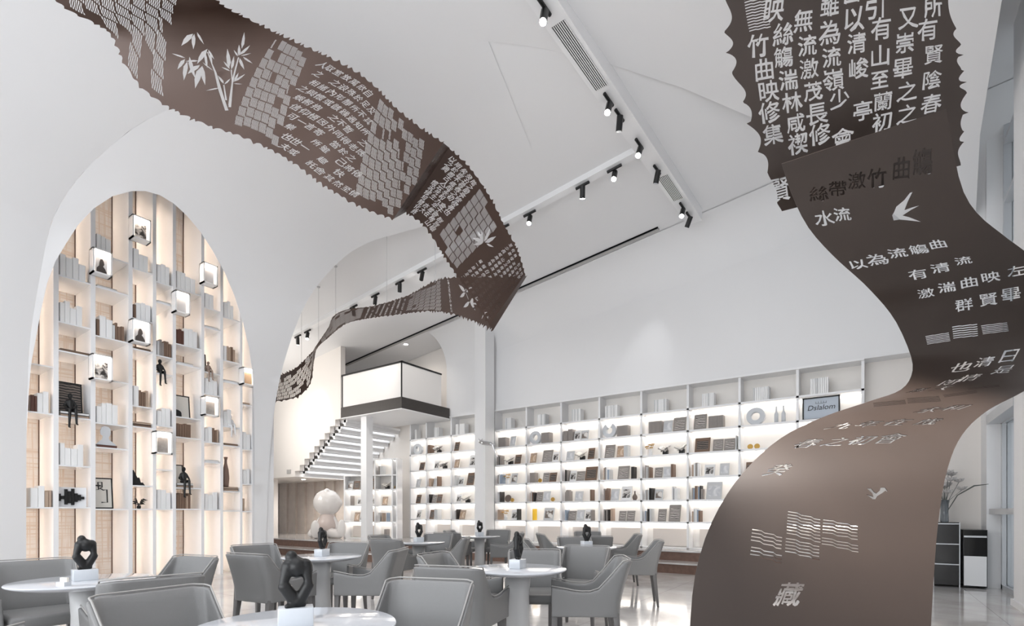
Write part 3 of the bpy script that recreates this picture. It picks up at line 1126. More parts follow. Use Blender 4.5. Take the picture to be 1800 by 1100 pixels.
holes += spray(P2, [(850, 425, 838, 405, .3), (851, 425, 862, 401, .25), (850, 426, 830, 418, .3), (852, 426, 872, 415, .3), (849, 427, 832, 430, .3), (855, 428, 868, 434, .25), (848, 428, 846, 402, .2)])
holes += text_field(P2, .68, .99, .03, .52, 7, 7, .05, seed=16, fill=.9)
holes += text_field(P2, .62, .99, .55, .97, 8, 6, .05, seed=17, fill=.9)
cut_sheet('middle_sheet', P2, ragged(P2, .011, .03, .03, 31), holes, M_RIB2, rib_l, du=.05, dv=.1, thick=.003)
cut_sheet('fold_strip', P3a, plain(P3a), [], M_RIB2, rib_l, du=.05, dv=.1, thick=.003)
holes = spray(P3, [(818, 512, 806, 500, .3), (818, 512, 822, 498, .3), (819, 513, 832, 505, .3), (818, 514, 808, 522, .3), (826, 530, 842, 520, .25), (826, 530, 846, 532, .25), (826, 530, 836, 546, .25), (826, 530, 814, 540, .25), (824, 528, 818, 512, .1),
                   (852, 548, 846, 562, .3), (852, 548, 858, 566, .3)])
holes += text_field(P3, .155, .175, .05, .95, 1, 9, .06, seed=22, fill=1)
holes += slot_field(P3, .20, .33, .03, .97, 6, 8, n=5, fill=.85, seed=23)
holes += text_field(P3, .34, .50, .05, .95, 8, 8, .07, seed=24, fill=.9)
holes += slot_field(P3, .51, .74, .03, .97, 9, 7, n=4, fill=.85, seed=25)
holes += slot_field(P3, .80, .99, .04, .96, 9, 7, n=4, fill=.85, seed=26)
cut_sheet('far_sheet', P3, ragged(P3, .018, .035, .035, 41), holes, M_RIB2, rib_l, du=.06, dv=.1, thick=.003)
for (x, y, d) in [(800, 492, 7.4), (765, 497, 7.9), (680, 532, 8.95), (590, 556, 10.15), (560, 606, 10.85), (530, 640, 11.25)]:
    p = at(x, y, d)
    top = CZ(p.x)
    MB().tube([p, (p.x, p.y, top)], .004, 6).lathe([(.03, -.02), (.035, 0)], 12, c=(p.x, p.y, top)).build('hanging_wire', M_WIRE, rib_l)

# ------------------------------------------------------------------ the long lit shelf wall
YF, YB = 10.6, 10.94
ZR = [0.40, 0.936, 1.39, 1.856, 2.34, 2.80, 3.245, 3.755]
BX = [-7.89 + .98 * k for k in range(9)]
M_BACK = mat('shelf_back', (244, 240, 235), 0.6)
M_PANEL = mat('cupboard_front', (222, 214, 207), 0.5)


def shelf_unit(name, label, xs, zs, yf, yb, loc=(0, 0, 0), rotz=0.0, top_dark=True, skip=()):
    r = thing(name, label, 'bookcase', loc, rotz)
    x0, x1 = xs[0], xs[-1]
    for x in xs:
        MB().box(x - .022, yf, zs[0], x + .022, yb, zs[-1]).build('divider', M_WHITE, r)
    for i, z in enumerate(zs):
        th = .018
        d = .05 if i == len(zs) - 1 else 0
        MB().box(x0 - .02, yf - d, z - th, x1 + .02, yb, z + th).build('shelf_board', M_WHITE, r)
    MB().box(x0, yb - .012, zs[0], x1, yb - .002, zs[-1]).build('back_panel', M_BACK, r)
    for i in range(len(zs) - 2):
        if i in skip:
            continue
        s = MB()
        for a, b_ in zip(xs[:-1], xs[1:]):
            s.box(a + .03, yb - .05, zs[i + 1] - .032, b_ - .03, yb - .03, zs[i + 1] - .018)
        s.build('light_strip', M_LED, r)
    p = MB()
    for a, b_ in zip(xs[:-1], xs[1:]):
        p.box(a + .16, yb - .05, zs[0] + .03, b_ - .06, yb - .015, zs[0] + .40)
    p.build('cupboard_front', M_PANEL, r)
    return r


BX2 = [-10.95, -10.31, -9.37, -8.43]
shelf_unit('lit_bookcase', 'long white lit bookcase right of the round-cornered white pillar', BX, ZR, YF, YB)
shelf_unit('lit_bookcase', 'narrower white lit bookcase left of the pillar, under the balcony', BX2, ZR, YF, YB)

# ------------------------------------------------------------------ books
BOOKC = {'w': ((240, 240, 240), 'white'), 'l': ((206, 207, 208), 'pale grey'), 'g': ((150, 143, 139), 'grey'), 't': ((178, 156, 138), 'tan'),
         'b': ((122, 98, 82), 'brown'), 'k': ((48, 44, 43), 'black'), 'r': ((96, 62, 52), 'dark brown'), 'y': ((236, 190, 40), 'yellow'), 's': ((150, 164, 182), 'blue-grey')}
M_PAGE = mat('book_pages', (238, 234, 226), 0.8)
BOOKM = {}
for k_, (c_, n_) in BOOKC.items():
    mm = mat('book_cover_' + n_.replace(' ', '_'), c_, 0.55)
    m = MB()
    m.box(-.5, -.5, 0, -.44, .5, 1, 0).box(.44, -.5, 0, .5, .5, 1, 0)
    m.add([(-.5, -.5, 0), (.5, -.5, 0), (.42, -.54, 0), (-.42, -.54, 0), (-.5, -.5, 1), (.5, -.5, 1), (.42, -.54, 1), (-.42, -.54, 1)],
          [(0, 3, 2, 1), (4, 5, 6, 7), (3, 7, 6, 2), (0, 4, 7, 3), (2, 6, 5, 1), (0, 1, 5, 4)], 0)
    m.box(-.44, -.5, .02, .44, .46, .98, 1)
    me = bpy.data.meshes.new('book_' + n_)
    me.from_pydata(m.v, [], m.f)
    me.polygons.foreach_set('material_index', m.m)
    me.materials.append(mm)
    me.materials.append(M_PAGE)
    BOOKM[k_] = me


def book(kind, loc, rotz, w, d, h, label, group, tilt=0.0):
    o = bpy.data.objects.new('book', BOOKM[kind])
    COL.objects.link(o)
    o.location = loc
    o.scale = (w, d, h)
    o.rotation_euler = (0, tilt, rotz)
    return tag(o, label, 'book', group)


# picture covers: grey-brown plates with broad shapes
def cover_mat(name, a, b_, scale, kind):
    m = bpy.data.materials.new(name)
    m.use_nodes = True
    n = m.node_tree
    bs = n.nodes['Principled BSDF']
    bs.inputs['Roughness'].default_value = 0.4
    t = n.nodes.new('ShaderNodeTexCoord')
    if kind == 'noise':
        x = n.nodes.new('ShaderNodeTexNoise')
        x.inputs['Scale'].default_value = scale
        x.inputs['Distortion'].default_value = 1.0
    elif kind == 'wave':
        x = n.nodes.new('ShaderNodeTexWave')
        x.inputs['Scale'].default_value = scale
        x.inputs['Distortion'].default_value = 4.0
        x.bands_direction = 'Z'
    else:
        x = n.nodes.new('ShaderNodeTexVoronoi')
        x.inputs['Scale'].default_value = scale
    n.links.new(t.outputs['Object'], x.inputs['Vector'])
    r = n.nodes.new('ShaderNodeValToRGB')
    r.color_ramp.elements[0].color = (*lin(a), 1)
    r.color_ramp.elements[1].color = (*lin(b_), 1)
    r.color_ramp.elements[0].position = .38
    r.color_ramp.elements[1].position = .58
    n.links.new(x.outputs['Distance' if kind == 'vor' else 'Fac'], r.inputs['Fac'])
    n.links.new(r.outputs['Color'], bs.inputs['Base Color'])
    return m


PICS = [cover_mat('print_hills', (70, 62, 58), (214, 208, 202), 9, 'wave'), cover_mat('print_blots', (52, 48, 47), (226, 222, 218), 11, 'noise'),
        cover_mat('print_cells', (232, 228, 224), (120, 108, 100), 9, 'vor'), cover_mat('print_tan', (190, 160, 132), (226, 208, 190), 7, 'noise'),
        cover_mat('print_pale', (200, 202, 206), (232, 232, 234), 6, 'noise'), cover_mat('print_dark', (40, 37, 36), (128, 116, 108), 8, 'wave')]
PICN = ['with dark landscape print', 'with blotched monochrome print', 'with pale cell pattern', 'with tan cover', 'with pale blank cover', 'with dark striped cover']


def face_book(i, w, h):
    m = MB()
    m.box(-w / 2, -.012, 0, w / 2, .012, h, 0)
    m.box(-w / 2 + .004, -.007, .004, w / 2 + .003, .007, h + .002, 1)
    m.box(-w * .38, -.0145, h * .16, w * .38, -.012, h * .78, 2)
    return m


FB = {}


def display_book(i, loc, rotz, w, h, label, group, lean=.26):
    key = (i, round(w, 2), round(h, 2))
    if key not in FB:
        m = face_book(i, w, h)
        me = bpy.data.meshes.new('display_book')
        me.from_pydata(m.v, [], m.f)
        me.polygons.foreach_set('material_index', m.m)
        cv_ = [BOOKC['g'], BOOKC['w'], BOOKC['l'], BOOKC['t'], BOOKC['l'], BOOKC['b']][i][1]
        me.materials.append(MATS['book_cover_' + cv_.replace(' ', '_')])
        me.materials.append(M_PAGE)
        me.materials.append(PICS[i])
        FB[key] = me
    o = bpy.data.objects.new('display_book', FB[key])
    COL.objects.link(o)
    o.location = loc
    o.rotation_euler = (-lean, 0, rotz)
    return tag(o, label, 'book', group)


M_GREYART = mat('grey_ceramic', (205, 208, 212), 0.45)
M_GOLD = mat('gold_leaf', (196, 158, 86), 0.35, 0.8)
M_TERRA = mat('dark_clay', (112, 98, 90), 0.6)


def open_book(loc, rotz, label, group):
    t = thing('open_book', label, 'open book', loc, rotz, group)
    c, p = MB(), MB()
    for s in (-1, 1):
        M = Matrix.Rotation(s * -.45, 4, 'Y')
        x0, x1 = (0, .17) if s > 0 else (-.17, 0)
        c.box(x0, -.11, .10, x1, .11, .108, M=M)
        p.box(x0 * .96, -.10, .108, x1 * .96, .10, .125, M=M)
    c.build('cover', MATS['book_cover_grey'], t, rot=(.35, 0, 0))
    p.build('pages', PICS[1] if rng.rand() < .5 else M_PAGE, t, rot=(.35, 0, 0))
    MB().box(-.05, -.02, 0, .05, .07, .10).build('stand', M_BLACK, t)
    return t


def ring(loc, rotz, R, r, label, group, gap=False, name='ring_sculpture'):
    v, f = [], []
    N, n = 40, 4
    a0, a1 = (math.radians(120), math.radians(420)) if gap else (0, 2 * math.pi)
    for i in range(N + 1):
        a = a0 + (a1 - a0) * i / N
        for (dr, dy) in ((-r, -.05), (r, -.05), (r, .05), (-r, .05)):
            q = R + dr
            v.append((q * math.cos(a), dy, R + r + q * math.sin(a)))
    for i in range(N):
        for k in range(4):
            f.append((i * 4 + k, i * 4 + (k + 1) % 4, (i + 1) * 4 + (k + 1) % 4, (i + 1) * 4 + k))
    if gap:
        f += [(0, 1, 2, 3), (N * 4 + 3, N * 4 + 2, N * 4 + 1, N * 4)]
    o = obj(name, v, f, M_GREYART, None, loc, (0, 0, rotz))
    b_ = o.modifiers.new('bevel', 'BEVEL')
    b_.width = .012
    b_.segments = 2
    b_.limit_method = 'ANGLE'
    return tag(o, label, 'sculpture', group)


def vase(loc, label, h=.2, m=None, group=None, neck=.25):
    o = MB().lathe([(.03 * h / .2, 0), (.055 * h / .2, h * .25), (.05 * h / .2, h * .45), (.018 * h / .2, h * .7), (.016 * h / .2, h * .9), (.022 * h / .2, h)], 18).build('vase', m or M_TERRA, None, loc, smooth=True)
    return tag(o, label, 'vase', group)


def bottle(loc, label):
    o = MB().lathe([(.036, 0), (.036, .17), (.014, .22), (.012, .30), (.016, .305), (.016, .315)], 16).build('bottle', M_GREYART, None, loc, smooth=True)
    return tag(o, label, 'bottle', 'two bottles on the upper lit shelf')


def disc(loc, R, label, m):
    v = MB()
    v.lathe([(R * .98, -.012), (R, 0), (R * .98, .012)], 28)
    o = v.build('disc_ornament', m, None, (loc[0], loc[1], loc[2] + R), (math.radians(78), 0, 0))
    return tag(o, label, 'ornament')


def flowers(loc, label, m_f, m_l, s=1.0, group=None, n=9):
    t = thing('flower_vase', label, 'flower vase', loc, 0, group)
    MB().lathe([(.03 * s, 0), (.045 * s, .03 * s), (.03 * s, .08 * s), (.038 * s, .11 * s)], 16, cap=True).build('vase', m_l, t, smooth=True)
    r = random.Random(n)
    st_, fl = MB(), MB()
    for k in range(n):
        a = 2 * math.pi * k / n
        q = r.uniform(.03, .13) * s
        p = Vector((q * math.cos(a), q * math.sin(a) * .7, (.14 + r.uniform(0, .10)) * s))
        st_.tube([(0, 0, .09 * s), p], .003 * s, 5)
        for j in range(5):
            b_ = 2 * math.pi * j / 5 + k
            c = p + Vector((math.cos(b_), math.sin(b_), .3)) * .035 * s
            fl.tube([p, p.lerp(c, .6), c], [.004 * s, .014 * s, .003 * s], 6)
    st_.build('stem', m_l, t)
    fl.build('petals', m_f, t)
    return t


ROWN = ['top', 'second', 'third', 'fourth', 'fifth', 'sixth']
NB = [0]


def fill_cell(x0, x1, zs, y, rotz, spec, where, group, rseed, s=1.0, xf=None):
    """spec: list of tokens placed left to right. '5g' five grey books; f<i> face-out book; o open; t ring; c gapped ring; v vase; d disc; p flowers; _n gap of n cm"""
    r = random.Random(rseed)
    x = x0 + .04
    cnt, fc = {}, {}
    P = xf or (lambda q: q)

    def put(p):
        return P(Vector(p))
    for tk in spec.split():
        if tk[0] == '_':
            x += int(tk[1:]) / 100
        elif tk[0].isdigit():
            n = int(tk[:-1])
            k = tk[-1]
            hh = r.uniform(.23, .28) * s
            for i in range(n):
                kk = k
                if k == 'm':
                    kk = r.choice('glgtkwbs')
                    hh = r.uniform(.2, .28) * s
                elif k == 'n':
                    kk = r.choice('wwl')
                w = r.uniform(.022, .04) if k != 'w' else r.uniform(.042, .058)
                if k == 'g':
                    w = .028
                if x + w > x1 - .03:
                    break
                cnt[kk] = cnt.get(kk, 0) + 1
                i_ = min(cnt[kk] - 1, 11)
                book(kk, put((x + w / 2, y + .095, zs)), rotz, w * .96, .17 * s, hh, '%s %s upright book from the left, %s' % (ORD[i_], BOOKC[kk][1], where), group)
                x += w
            x += .012
        else:
            c = tk[0]
            ordn = fc.get(c.lower(), 0)
            fc[c.lower()] = ordn + 1
            which = ORD[ordn]
            if c == 'f' or c == 'F':
                i = int(tk[1:])
                w, h = (.19, .25) if c == 'f' else (.27, .33)
                w, h = w * s * r.uniform(.85, 1.1), h * s * r.uniform(.9, 1.08)
                if x + w > x1 - .025:
                    w = max(.1, x1 - .025 - x)
                display_book(i, put((x + w / 2, y + .07, zs + .003)), rotz, w, h, '%s book %s, %s' % (which, PICN[i], where), group + ', shown face out')
                x += w + .015
            elif c == 'o':
                open_book(put((x + .17, y + .12, zs)), rotz, '%s open book on a stand, %s' % (which, where), 'open books on stands')
                x += .34
            elif c == 't':
                ring(put((x + .17, y + .12, zs)), rotz, .12, .045, '%s pale grey ring sculpture, %s' % (which, where), None)
                x += .36
            elif c == 'c':
                ring(put((x + .17, y + .12, zs)), rotz, .12, .045, '%s open-topped grey ring sculpture, %s' % (which, where), None, gap=True)
                x += .36
            elif c == 'v':
                vase(put((x + .05, y + .12, zs)), '%s small brown vase, %s' % (which, where), .2)
                x += .11
            elif c == 'd':
                disc(put((x + .1, y + .12, zs)), .095, '%s round dark disc ornament, %s' % (which, where), M_TERRA)
                x += .2
            elif c == 'e':
                disc(put((x + .055, y + .09, zs)), .05, '%s little gold disc ornament, %s' % (which, where), M_GOLD)
                x += .12
            elif c == 'p':
                flowers(put((x + .11, y + .1, zs)), '%s gold flower bunch in a small vase, %s' % (which, where), M_GOLD, M_WHITE, 1.0, n=8)
                x += .23


SPEC = {  # bay -> rows from the top
    0: ['_30 6n', '_8 8g _8 f4', '_4 4m _4 o f5', '_6 4m p f2', '_6 3m _4 d e', '_6 2t p _6 f1 1k'],
    1: ['_28 7n', 't _3 8g', '_2 f3 _16 F0 f1', '_6 5g _4 e _2 f0 f5', '_6 4m f0 f4 e', '_14 1y _24 F2'],
    2: ['_24 7n', '_2 4g 4g f1 f2', '_6 f4 o f5', '_6 3m f1 f0 F5', '_6 4m _10 f4 _20 1b', '_6 1s f0 f4 f1 1g'],
    3: ['_10 9n', 'c _2 9g', '_6 F0 _4 f3 3l', '_6 5m _14 F0 _6 2k', '_6 3m _3 f4 _4 F1 v', '_6 4m _2 1t _12 f0 f0'],
    4: ['_24 8n', '_12 10g f4 F0', '_2 p _2 o o 3m', '_4 4m _6 f0 f4 2b', '_4 4m 1k _1 f2 _20 1l 2n', '_4 3m 2n _10 f0 _4 F0'],
    5: ['_24 8n', '_6 F0 _4 10g', '_8 F5 _4 f0 f0 3l', '_4 4m _8 f1 _8 f4', '_4 7m _4 F4', '_4 5m'],
    6: ['_20 9n', '_6 t _1', '_8 e e', '_6 f5 _8 f4', '', ''],
    7: ['_16 9n', '', '', '', '', ''],
    8: ['_22 8n'],
}
for bay, rws in SPEC.items():
    if bay + 1 >= len(BX):
        continue
    for j, sp in enumerate(rws):
        if not sp:
            continue
        x0, x1 = BX[bay], BX[bay + 1]
        zs = ZR[6 - j] + .018 if j else ZR[6] + .018
        where = '%s shelf, %s bay right of the pillar' % (ROWN[j], ORD[bay])
        fill_cell(x0, x1, zs, YF, 0, sp, where, 'books on the long lit shelf wall', bay * 10 + j)
bottle((BX[6] + .62, YF + .12, ZR[5] + .018), 'left one of two grey bottles beside the grey ring sculpture')
bottle((BX[6] + .74, YF + .12, ZR[5] + .018), 'right one of two grey bottles beside the grey ring sculpture')
# framed sign with script lettering
sg = thing('framed_sign', 'black framed grey sign with a crown and script lettering on the lit shelf', 'sign', (BX[7] + .36, YF + .1, ZR[5] + .018))
MB().box(-.27, 0, 0, .27, .02, .39).build('sign_board', mat('sign_grey', (190, 199, 210), .5), sg)
MB().box(-.29, -.012, 0, -.265, .022, .40).box(.265, -.012, 0, .29, .022, .40).box(-.29, -.012, .378, .29, .022, .403).box(-.29, -.012, 0, .29, .022, .02).build('frame', M_BLACK, sg)


def lettering(name, txt, size, loc, rot, m, parent, shear=.2):
    cu = bpy.data.curves.new(name, 'FONT')
    cu.body = txt
    cu.size = size
    cu.shear = shear
    cu.align_x = 'CENTER'
    cu.resolution_u = 3
    cu.extrude = .0012
    o = bpy.data.objects.new(name, cu)
    COL.objects.link(o)
    dedup = bpy.data.meshes.new_from_object(o.evaluated_get(bpy.context.evaluated_depsgraph_get()))
    bpy.data.objects.remove(o)
    q = bpy.data.objects.new(name, dedup)
    COL.objects.link(q)
    q.data.materials.clear()
    q.data.materials.append(m)
    q.location, q.rotation_euler, q.parent = loc, rot, parent
    return q


lettering('lettering', 'Dslalom', .13, (0, -.003, .17), (math.radians(90), 0, 0), M_BLACK, sg)
cr = MB()
for k in range(5):
    x = -.08 + k * .04
    cr.tube([(x, -.002, .29), (x + .0, -.002, .325 + (.012 if k == 2 else 0))], [.004, .0015], 5)
cr.tube([(-.085, -.002, .288), (0, -.002, .28), (.085, -.002, .288)], .003, 5)
cr.build('crown_mark', M_BLACK, sg)

SPEC2 = {0: ['_14 2n', 't', '_26 f5', '_12 f4', '_12 f5', '_14 f1'],
         1: ['_26 6n', '_2 3b _4 o', '_20 f1 o', '_6 3t f4 1b', '_6 1k f0 f5', '_2 f5 _6 4l'],
         2: ['_12 3n _2 4w', '_1 f5 _1', '_1 f3 _34 F1', '_8 2l f1 _10 F5', '_8 f1 o', '_8 3m f3']}
for bay, rws in SPEC2.items():
    for j, sp in enumerate(rws):
        where = '%s shelf, %s bay below the balcony' % (ROWN[j], ORD[bay])
        fill_cell(BX2[bay], BX2[bay + 1], ZR[6 - j] + .018, YF, 0, sp, where, 'books on the bookcase under the balcony', 500 + bay * 10 + j)

# the low bookcase tucked under the stairs, turned a little toward the room
S3 = thing('stair_bookcase', 'stepped white lit bookcase tucked below the staircase', 'bookcase', (-12.42, 9.42, .4), math.radians(20))
W3 = [0, .50, 1.20, 1.33]
xs3 = [0, .62, .98, 1.52, 1.66]
tops = [4, 4, 5, 5]
z3 = [0, .47, .93, 1.39, 1.80, 2.26]
for i, x in enumerate(xs3):
    MB().box(x - .02, 0, 0, x + .02, .32, z3[tops[min(i, 3)]]).build('divider', M_WHITE, S3)
for k in range(6):
    xe0 = 0 if k <= 4 else xs3[2]
    MB().box(xe0, 0, z3[k] - .016, xs3[-1], .32, z3[k] + .016).build('shelf_board', M_WHITE, S3)
MB().box(0, .31, 0, xs3[-1], .32, 1.8).box(xs3[2], .31, 1.8, xs3[-1], .32, 2.26).build('back_panel', M_BACK, S3)
for k in (0, 1, 2, 4):
    a = 0 if k < 4 else xs3[2] + .03
    MB().box(a + .03, .27, z3[k + 1] - .03, xs3[-1] - .03, .29, z3[k + 1] - .016).build('light_strip', M_LED, S3)
MB().box(.12, .26, .03, .5, .3, .36).box(.7, .26, .03, .93, .3, .36).build('cupboard_front', M_PANEL, S3)


def xf3(p):
    c, s_ = math.cos(math.radians(20)), math.sin(math.radians(20))
    return Vector((-12.42 + c * p.x - s_ * p.y, 9.42 + s_ * p.x + c * p.y, .4 + p.z))


for a, b_, k, sp in [(0, .62, 3, 'f2 _2 f5'), (.62, .98, 3, '_4 F5'), (.98, 1.52, 3, '_10 o e'), (0, .62, 2, '_14 1g _14 f1'), (.62, .98, 2, '1l 2t f1'), (.98, 1.52, 2, '_14 f3'),
                     (0, .62, 1, '_22 f3 f1'), (.62, .98, 1, '_2 f1 1t'), (.98, 1.52, 1, '_6 2l _4 1t _10 1s'), (.98, 1.52, 4, '_6 1g 3l'), (.98, 1.52, 0, '_24 3g')]:
    where = '%s shelf up, %s bay, stair bookcase' % (ORD[k], ORD[[0, .62, .98].index(a)])
    fill_cell(a, b_, z3[k] + .017, .02, math.radians(20), sp, where, 'books on the stair bookcase', int(a * 100) + k, xf=xf3)

# ------------------------------------------------------------------ tall bookcase behind the left arch
XL = -9.82
DY = [2.02, 2.38, 2.82, 3.31, 3.65, 3.95, 4.41, 4.74, 5.10, 5.33]
DT = [.05, .06, .06, .055, .05, .05, .05, .05, .045, .04]
M_WEAVE = bpy.data.materials.new('woven_paper')
M_WEAVE.use_nodes = True
nt = M_WEAVE.node_tree
b = nt.nodes['Principled BSDF']
b.inputs['Roughness'].default_value = .8
tc = nt.nodes.new('ShaderNodeTexCoord')
acc = None
for ax, sc in (('Y', 30), ('Z', 26)):
    mp = nt.nodes.new('ShaderNodeMapping')
    mp.inputs['Scale'].default_value = (1, 60 if ax == 'Y' else 1.5, 60 if ax == 'Z' else 1.5)
    nz = nt.nodes.new('ShaderNodeTexNoise')
    nz.inputs['Scale'].default_value = 1.0
    nz.inputs['Detail'].default_value = 2
    nt.links.new(tc.outputs['Object'], mp.inputs['Vector'])
    nt.links.new(mp.outputs['Vector'], nz.inputs['Vector'])
    if acc is None:
        acc = nz.outputs['Fac']
    else:
        mx = nt.nodes.new('ShaderNodeMath')
        mx.operation = 'MINIMUM'
        nt.links.new(acc, mx.inputs[0])
        nt.links.new(nz.outputs['Fac'], mx.inputs[1])
        acc = mx.outputs[0]
rp = nt.nodes.new('ShaderNodeValToRGB')
rp.color_ramp.elements[0].position, rp.color_ramp.elements[1].position = .36, .5
rp.color_ramp.elements[0].color = (*lin((236, 220, 205)), 1)
rp.color_ramp.elements[1].color = (*lin((250, 243, 236)), 1)
nt.links.new(acc, rp.inputs['Fac'])
nt.links.new(rp.outputs['Color'], b.inputs['Base Color'])
M_BRONZE = mat('bronze_channel', (106, 84, 72), .4, .5)
M_ACRYL = mat('clear_shelf', (240, 241, 243), .15)

LB = thing('arch_bookcase', 'tall white bookcase with lit woven back inside the left arch', 'bookcase', (0, 0, 0))
XBK = XL - .70
for y, t in zip(DY, DT):
    MB().box(XBK, y - t / 2, 0, XL, y + t / 2, 7.4).build('divider', M_WHITE, LB)
MB().box(XBK - .02, DY[0], 0, XBK, DY[-1], 7.4).build('back_panel', M_WEAVE, LB)
for i in range(len(DY) - 1):
    ya = DY[i] + DT[i] / 2
    yb = DY[i + 1] - DT[i + 1] / 2
    MB().box(XBK, yb - .012, 0, XBK + .012, yb, 7.4).build('corner_channel', M_BRONZE, LB)
    MB().box(XBK + .005, ya + .005, .05, XBK + .02, ya + .02, 6.6).build('light_strip', M_LEDWARM, LB)


def shelf_z(bay, py):
    """height of a shelf front edge seen at photograph row py in the middle of a bay"""
    y = (DY[bay] + DY[bay + 1]) / 2
    X = XL
    zc = -0.569 * X + 0.822 * y
    return 1.15 + (900 - py) / 900 * zc


NUMS = {}
SHELVES = {0: [640, 724, 891], 1: [490, 570, 620, 733, 818, 891], 2: [452, 510, 595, 668, 745, 787, 894], 3: [475, 562, 615, 714, 750, 853, 894],
           4: [498, 533, 626, 657, 748, 825, 894], 5: [512, 608, 642, 734, 769, 857, 894], 6: [543, 577, 655, 693, 777, 812, 895],
           7: [560, 635, 672, 750, 783, 863, 897], 8: [711, 789, 850, 898]}
for bay, ys in SHELVES.items():
    for py in ys:
        z = shelf_z(bay, py)
        MB().box(XBK + .02, DY[bay] + DT[bay] / 2, z - .02, XL - .005, DY[bay + 1] - DT[bay + 1] / 2, z).build('shelf_board', M_ACRYL, LB)

BAYN = ['narrow left', 'second', 'third', 'fourth', 'fifth', 'sixth', 'seventh', 'eighth', 'last']


def lbooks(bay, py, spec, name, off=.02, s=1.0):
    """books with their spines to the room"""
    z = shelf_z(bay, py)
    y = DY[bay] + DT[bay] / 2 + off
    ymax = DY[bay + 1] - DT[bay + 1] / 2 - .01
    r = random.Random(bay * 1000 + py)
    c = {}
    for tk in spec.split():
        n, k = int(tk[:-1]), tk[-1]
        for i in range(n):
            kk = r.choice('tbb') if k == 'x' else k
            w = r.uniform(.055, .085) if k == 'w' else r.uniform(.028, .045)
            h = (r.uniform(.24, .33) if k == 'w' else r.uniform(.22, .28)) * s
            if y + w > ymax:
                break
            c[kk] = c.get(kk, 0) + 1
            book(kk, (XL - .02 - .12, y + w / 2, z), math.pi / 2, w * .97, .21, h,
                 '%s %s upright book, %s shelf, arch bookcase %s bay' % (ORD[c[kk] - 1], BOOKC[kk][1], name, BAYN[bay]), 'books in the arch bookcase')
            y += w


def lflat(bay, py, spec, name, off=.03, w=.26):
    z = shelf_z(bay, py)
    y = DY[bay] + DT[bay] / 2 + off
    for i, k in enumerate(spec):
        m = MB()
        m.box(-.1, -w / 2, 0, .1, w / 2, .006).box(-.1, -w / 2, .034, .1, w / 2, .04).box(.094, -w / 2, 0, .1, w / 2, .04)
        m.box(-.095, -w / 2 + .006, .006, .094, w / 2 - .006, .034, 1)
        ww = min(w, DY[bay + 1] - DY[bay] - .1)
        o = m.build('book', None, None, (XL - .14, y + ww / 2, z + i * .0405), mats=[MATS['book_cover_' + BOOKC[k][1].replace(' ', '_')], M_PAGE])
        o.scale = (1, ww / w, 1)
        tag(o, '%s book lying flat, %s in its pile, %s shelf, arch bookcase %s bay' % (BOOKC[k][1], ORD[i], name, BAYN[bay]), 'book', 'books lying flat in the arch bookcase')
    return z + len(spec) * .0405


N1 = ['top', 'second', 'third', 'fourth', 'fifth', 'sixth', 'bottom']
for bay, items in {0: [(724, '2r 3w'), (891, '2w 3t')], 1: [(490, '4w'), (570, '4w'), (818, '4w')], 2: [(452, '3w'), (595, '1b 2w 1l 3x'), (745, '4w')],
                   3: [(475, '3w'), (562, '1b 3w'), (714, '1w 4x')], 4: [(498, '4w'), (626, '1l 2g 3x'), (748, '4w'), (894, '4w')],
                   5: [(512, '4w'), (608, '3r 4w'), (769, '6x'), (894, '6x')], 6: [(543, '2w'), (693, '4w'), (777, '2w 3x'), (895, '4w')],
                   7: [(560, '3w'), (635, '1w 4x'), (750, '2w')], 8: [(789, '2w'), (850, '2w 1r'), (898, '1x')]}.items():
    for py, sp in items:
        lbooks(bay, py, sp, N1[min(SHELVES[bay].index(py), 6)], off=.06 if bay == 0 else .02)
flat_top = {}
for bay, py, sp in [(1, 620, 'b'), (1, 733, 'tw'), (2, 510, 'w'), (2, 787, 'r'), (3, 615, 'b'), (3, 750, 'bt'), (4, 533, 'w'), (5, 642, 'w'), (5, 857, 'tw'), (6, 577, 'w'), (6, 812, 'w'),
                    (7, 672, 'w'), (7, 783, 'b'), (7, 863, 'tt'), (8, 711, 't')]:
    flat_top[(bay, py)] = lflat(bay, py, sp, N1[min(SHELVES[bay].index(py), 6)], w=.34 if bay == 1 else .26)

M_STATUE = mat('black_resin', (7, 7, 8), .42)
M_MARBLE = mat('white_marble', (204, 209, 215), .18, noise=.05, noise_scale=5)


def sitter(loc, rotz, s, material, label, lean=0.0):
    """slim seated figure with the legs hanging over the edge"""
    t = body('seated_figurine', [((0, 0, .10), .034, (0, .0, .20), .036), ((0, 0, .20), .036, (0, 0, .225), .014), ((0, 0, .225), .014, (0, 0, .24), .014),
                                 ((-.03, 0, .205), .016, (-.06, .02, .14), .012), ((-.06, .02, .14), .012, (-.045, .08, .105), .010),
                                 ((.03, 0, .205), .016, (.062, .01, .14), .012), ((.062, .01, .14), .012, (.05, .07, .105), .010),
                                 ((-.02, .0, .095), .026, (-.025, .11, .10), .018), ((-.025, .11, .10), .017, (-.03, .125, -.08), .012), ((-.03, .125, -.08), .011, (-.03, .16, -.09), .009),
                                 ((.02, .0, .095), .026, (.03, .11, .09), .018), ((.03, .11, .09), .017, (.04, .12, -.12), .012), ((.04, .12, -.12), .011, (.04, .155, -.13), .009)],
             material, None, .006, 4, (0, 0, 0), (0, 0, rotz), balls=[((0, 0, .27), .030, (.85, 1, 1.15))])
    t.data.transform(Matrix.Translation((0, -.10, -.072)))
    t.scale = (s, s, s)
    t.location = loc
    return tag(t, label, 'figurine')


def mid(bay, f=.5):
    return DY[bay] + DT[bay] / 2 + (DY[bay + 1] - DY[bay] - DT[bay]) * f


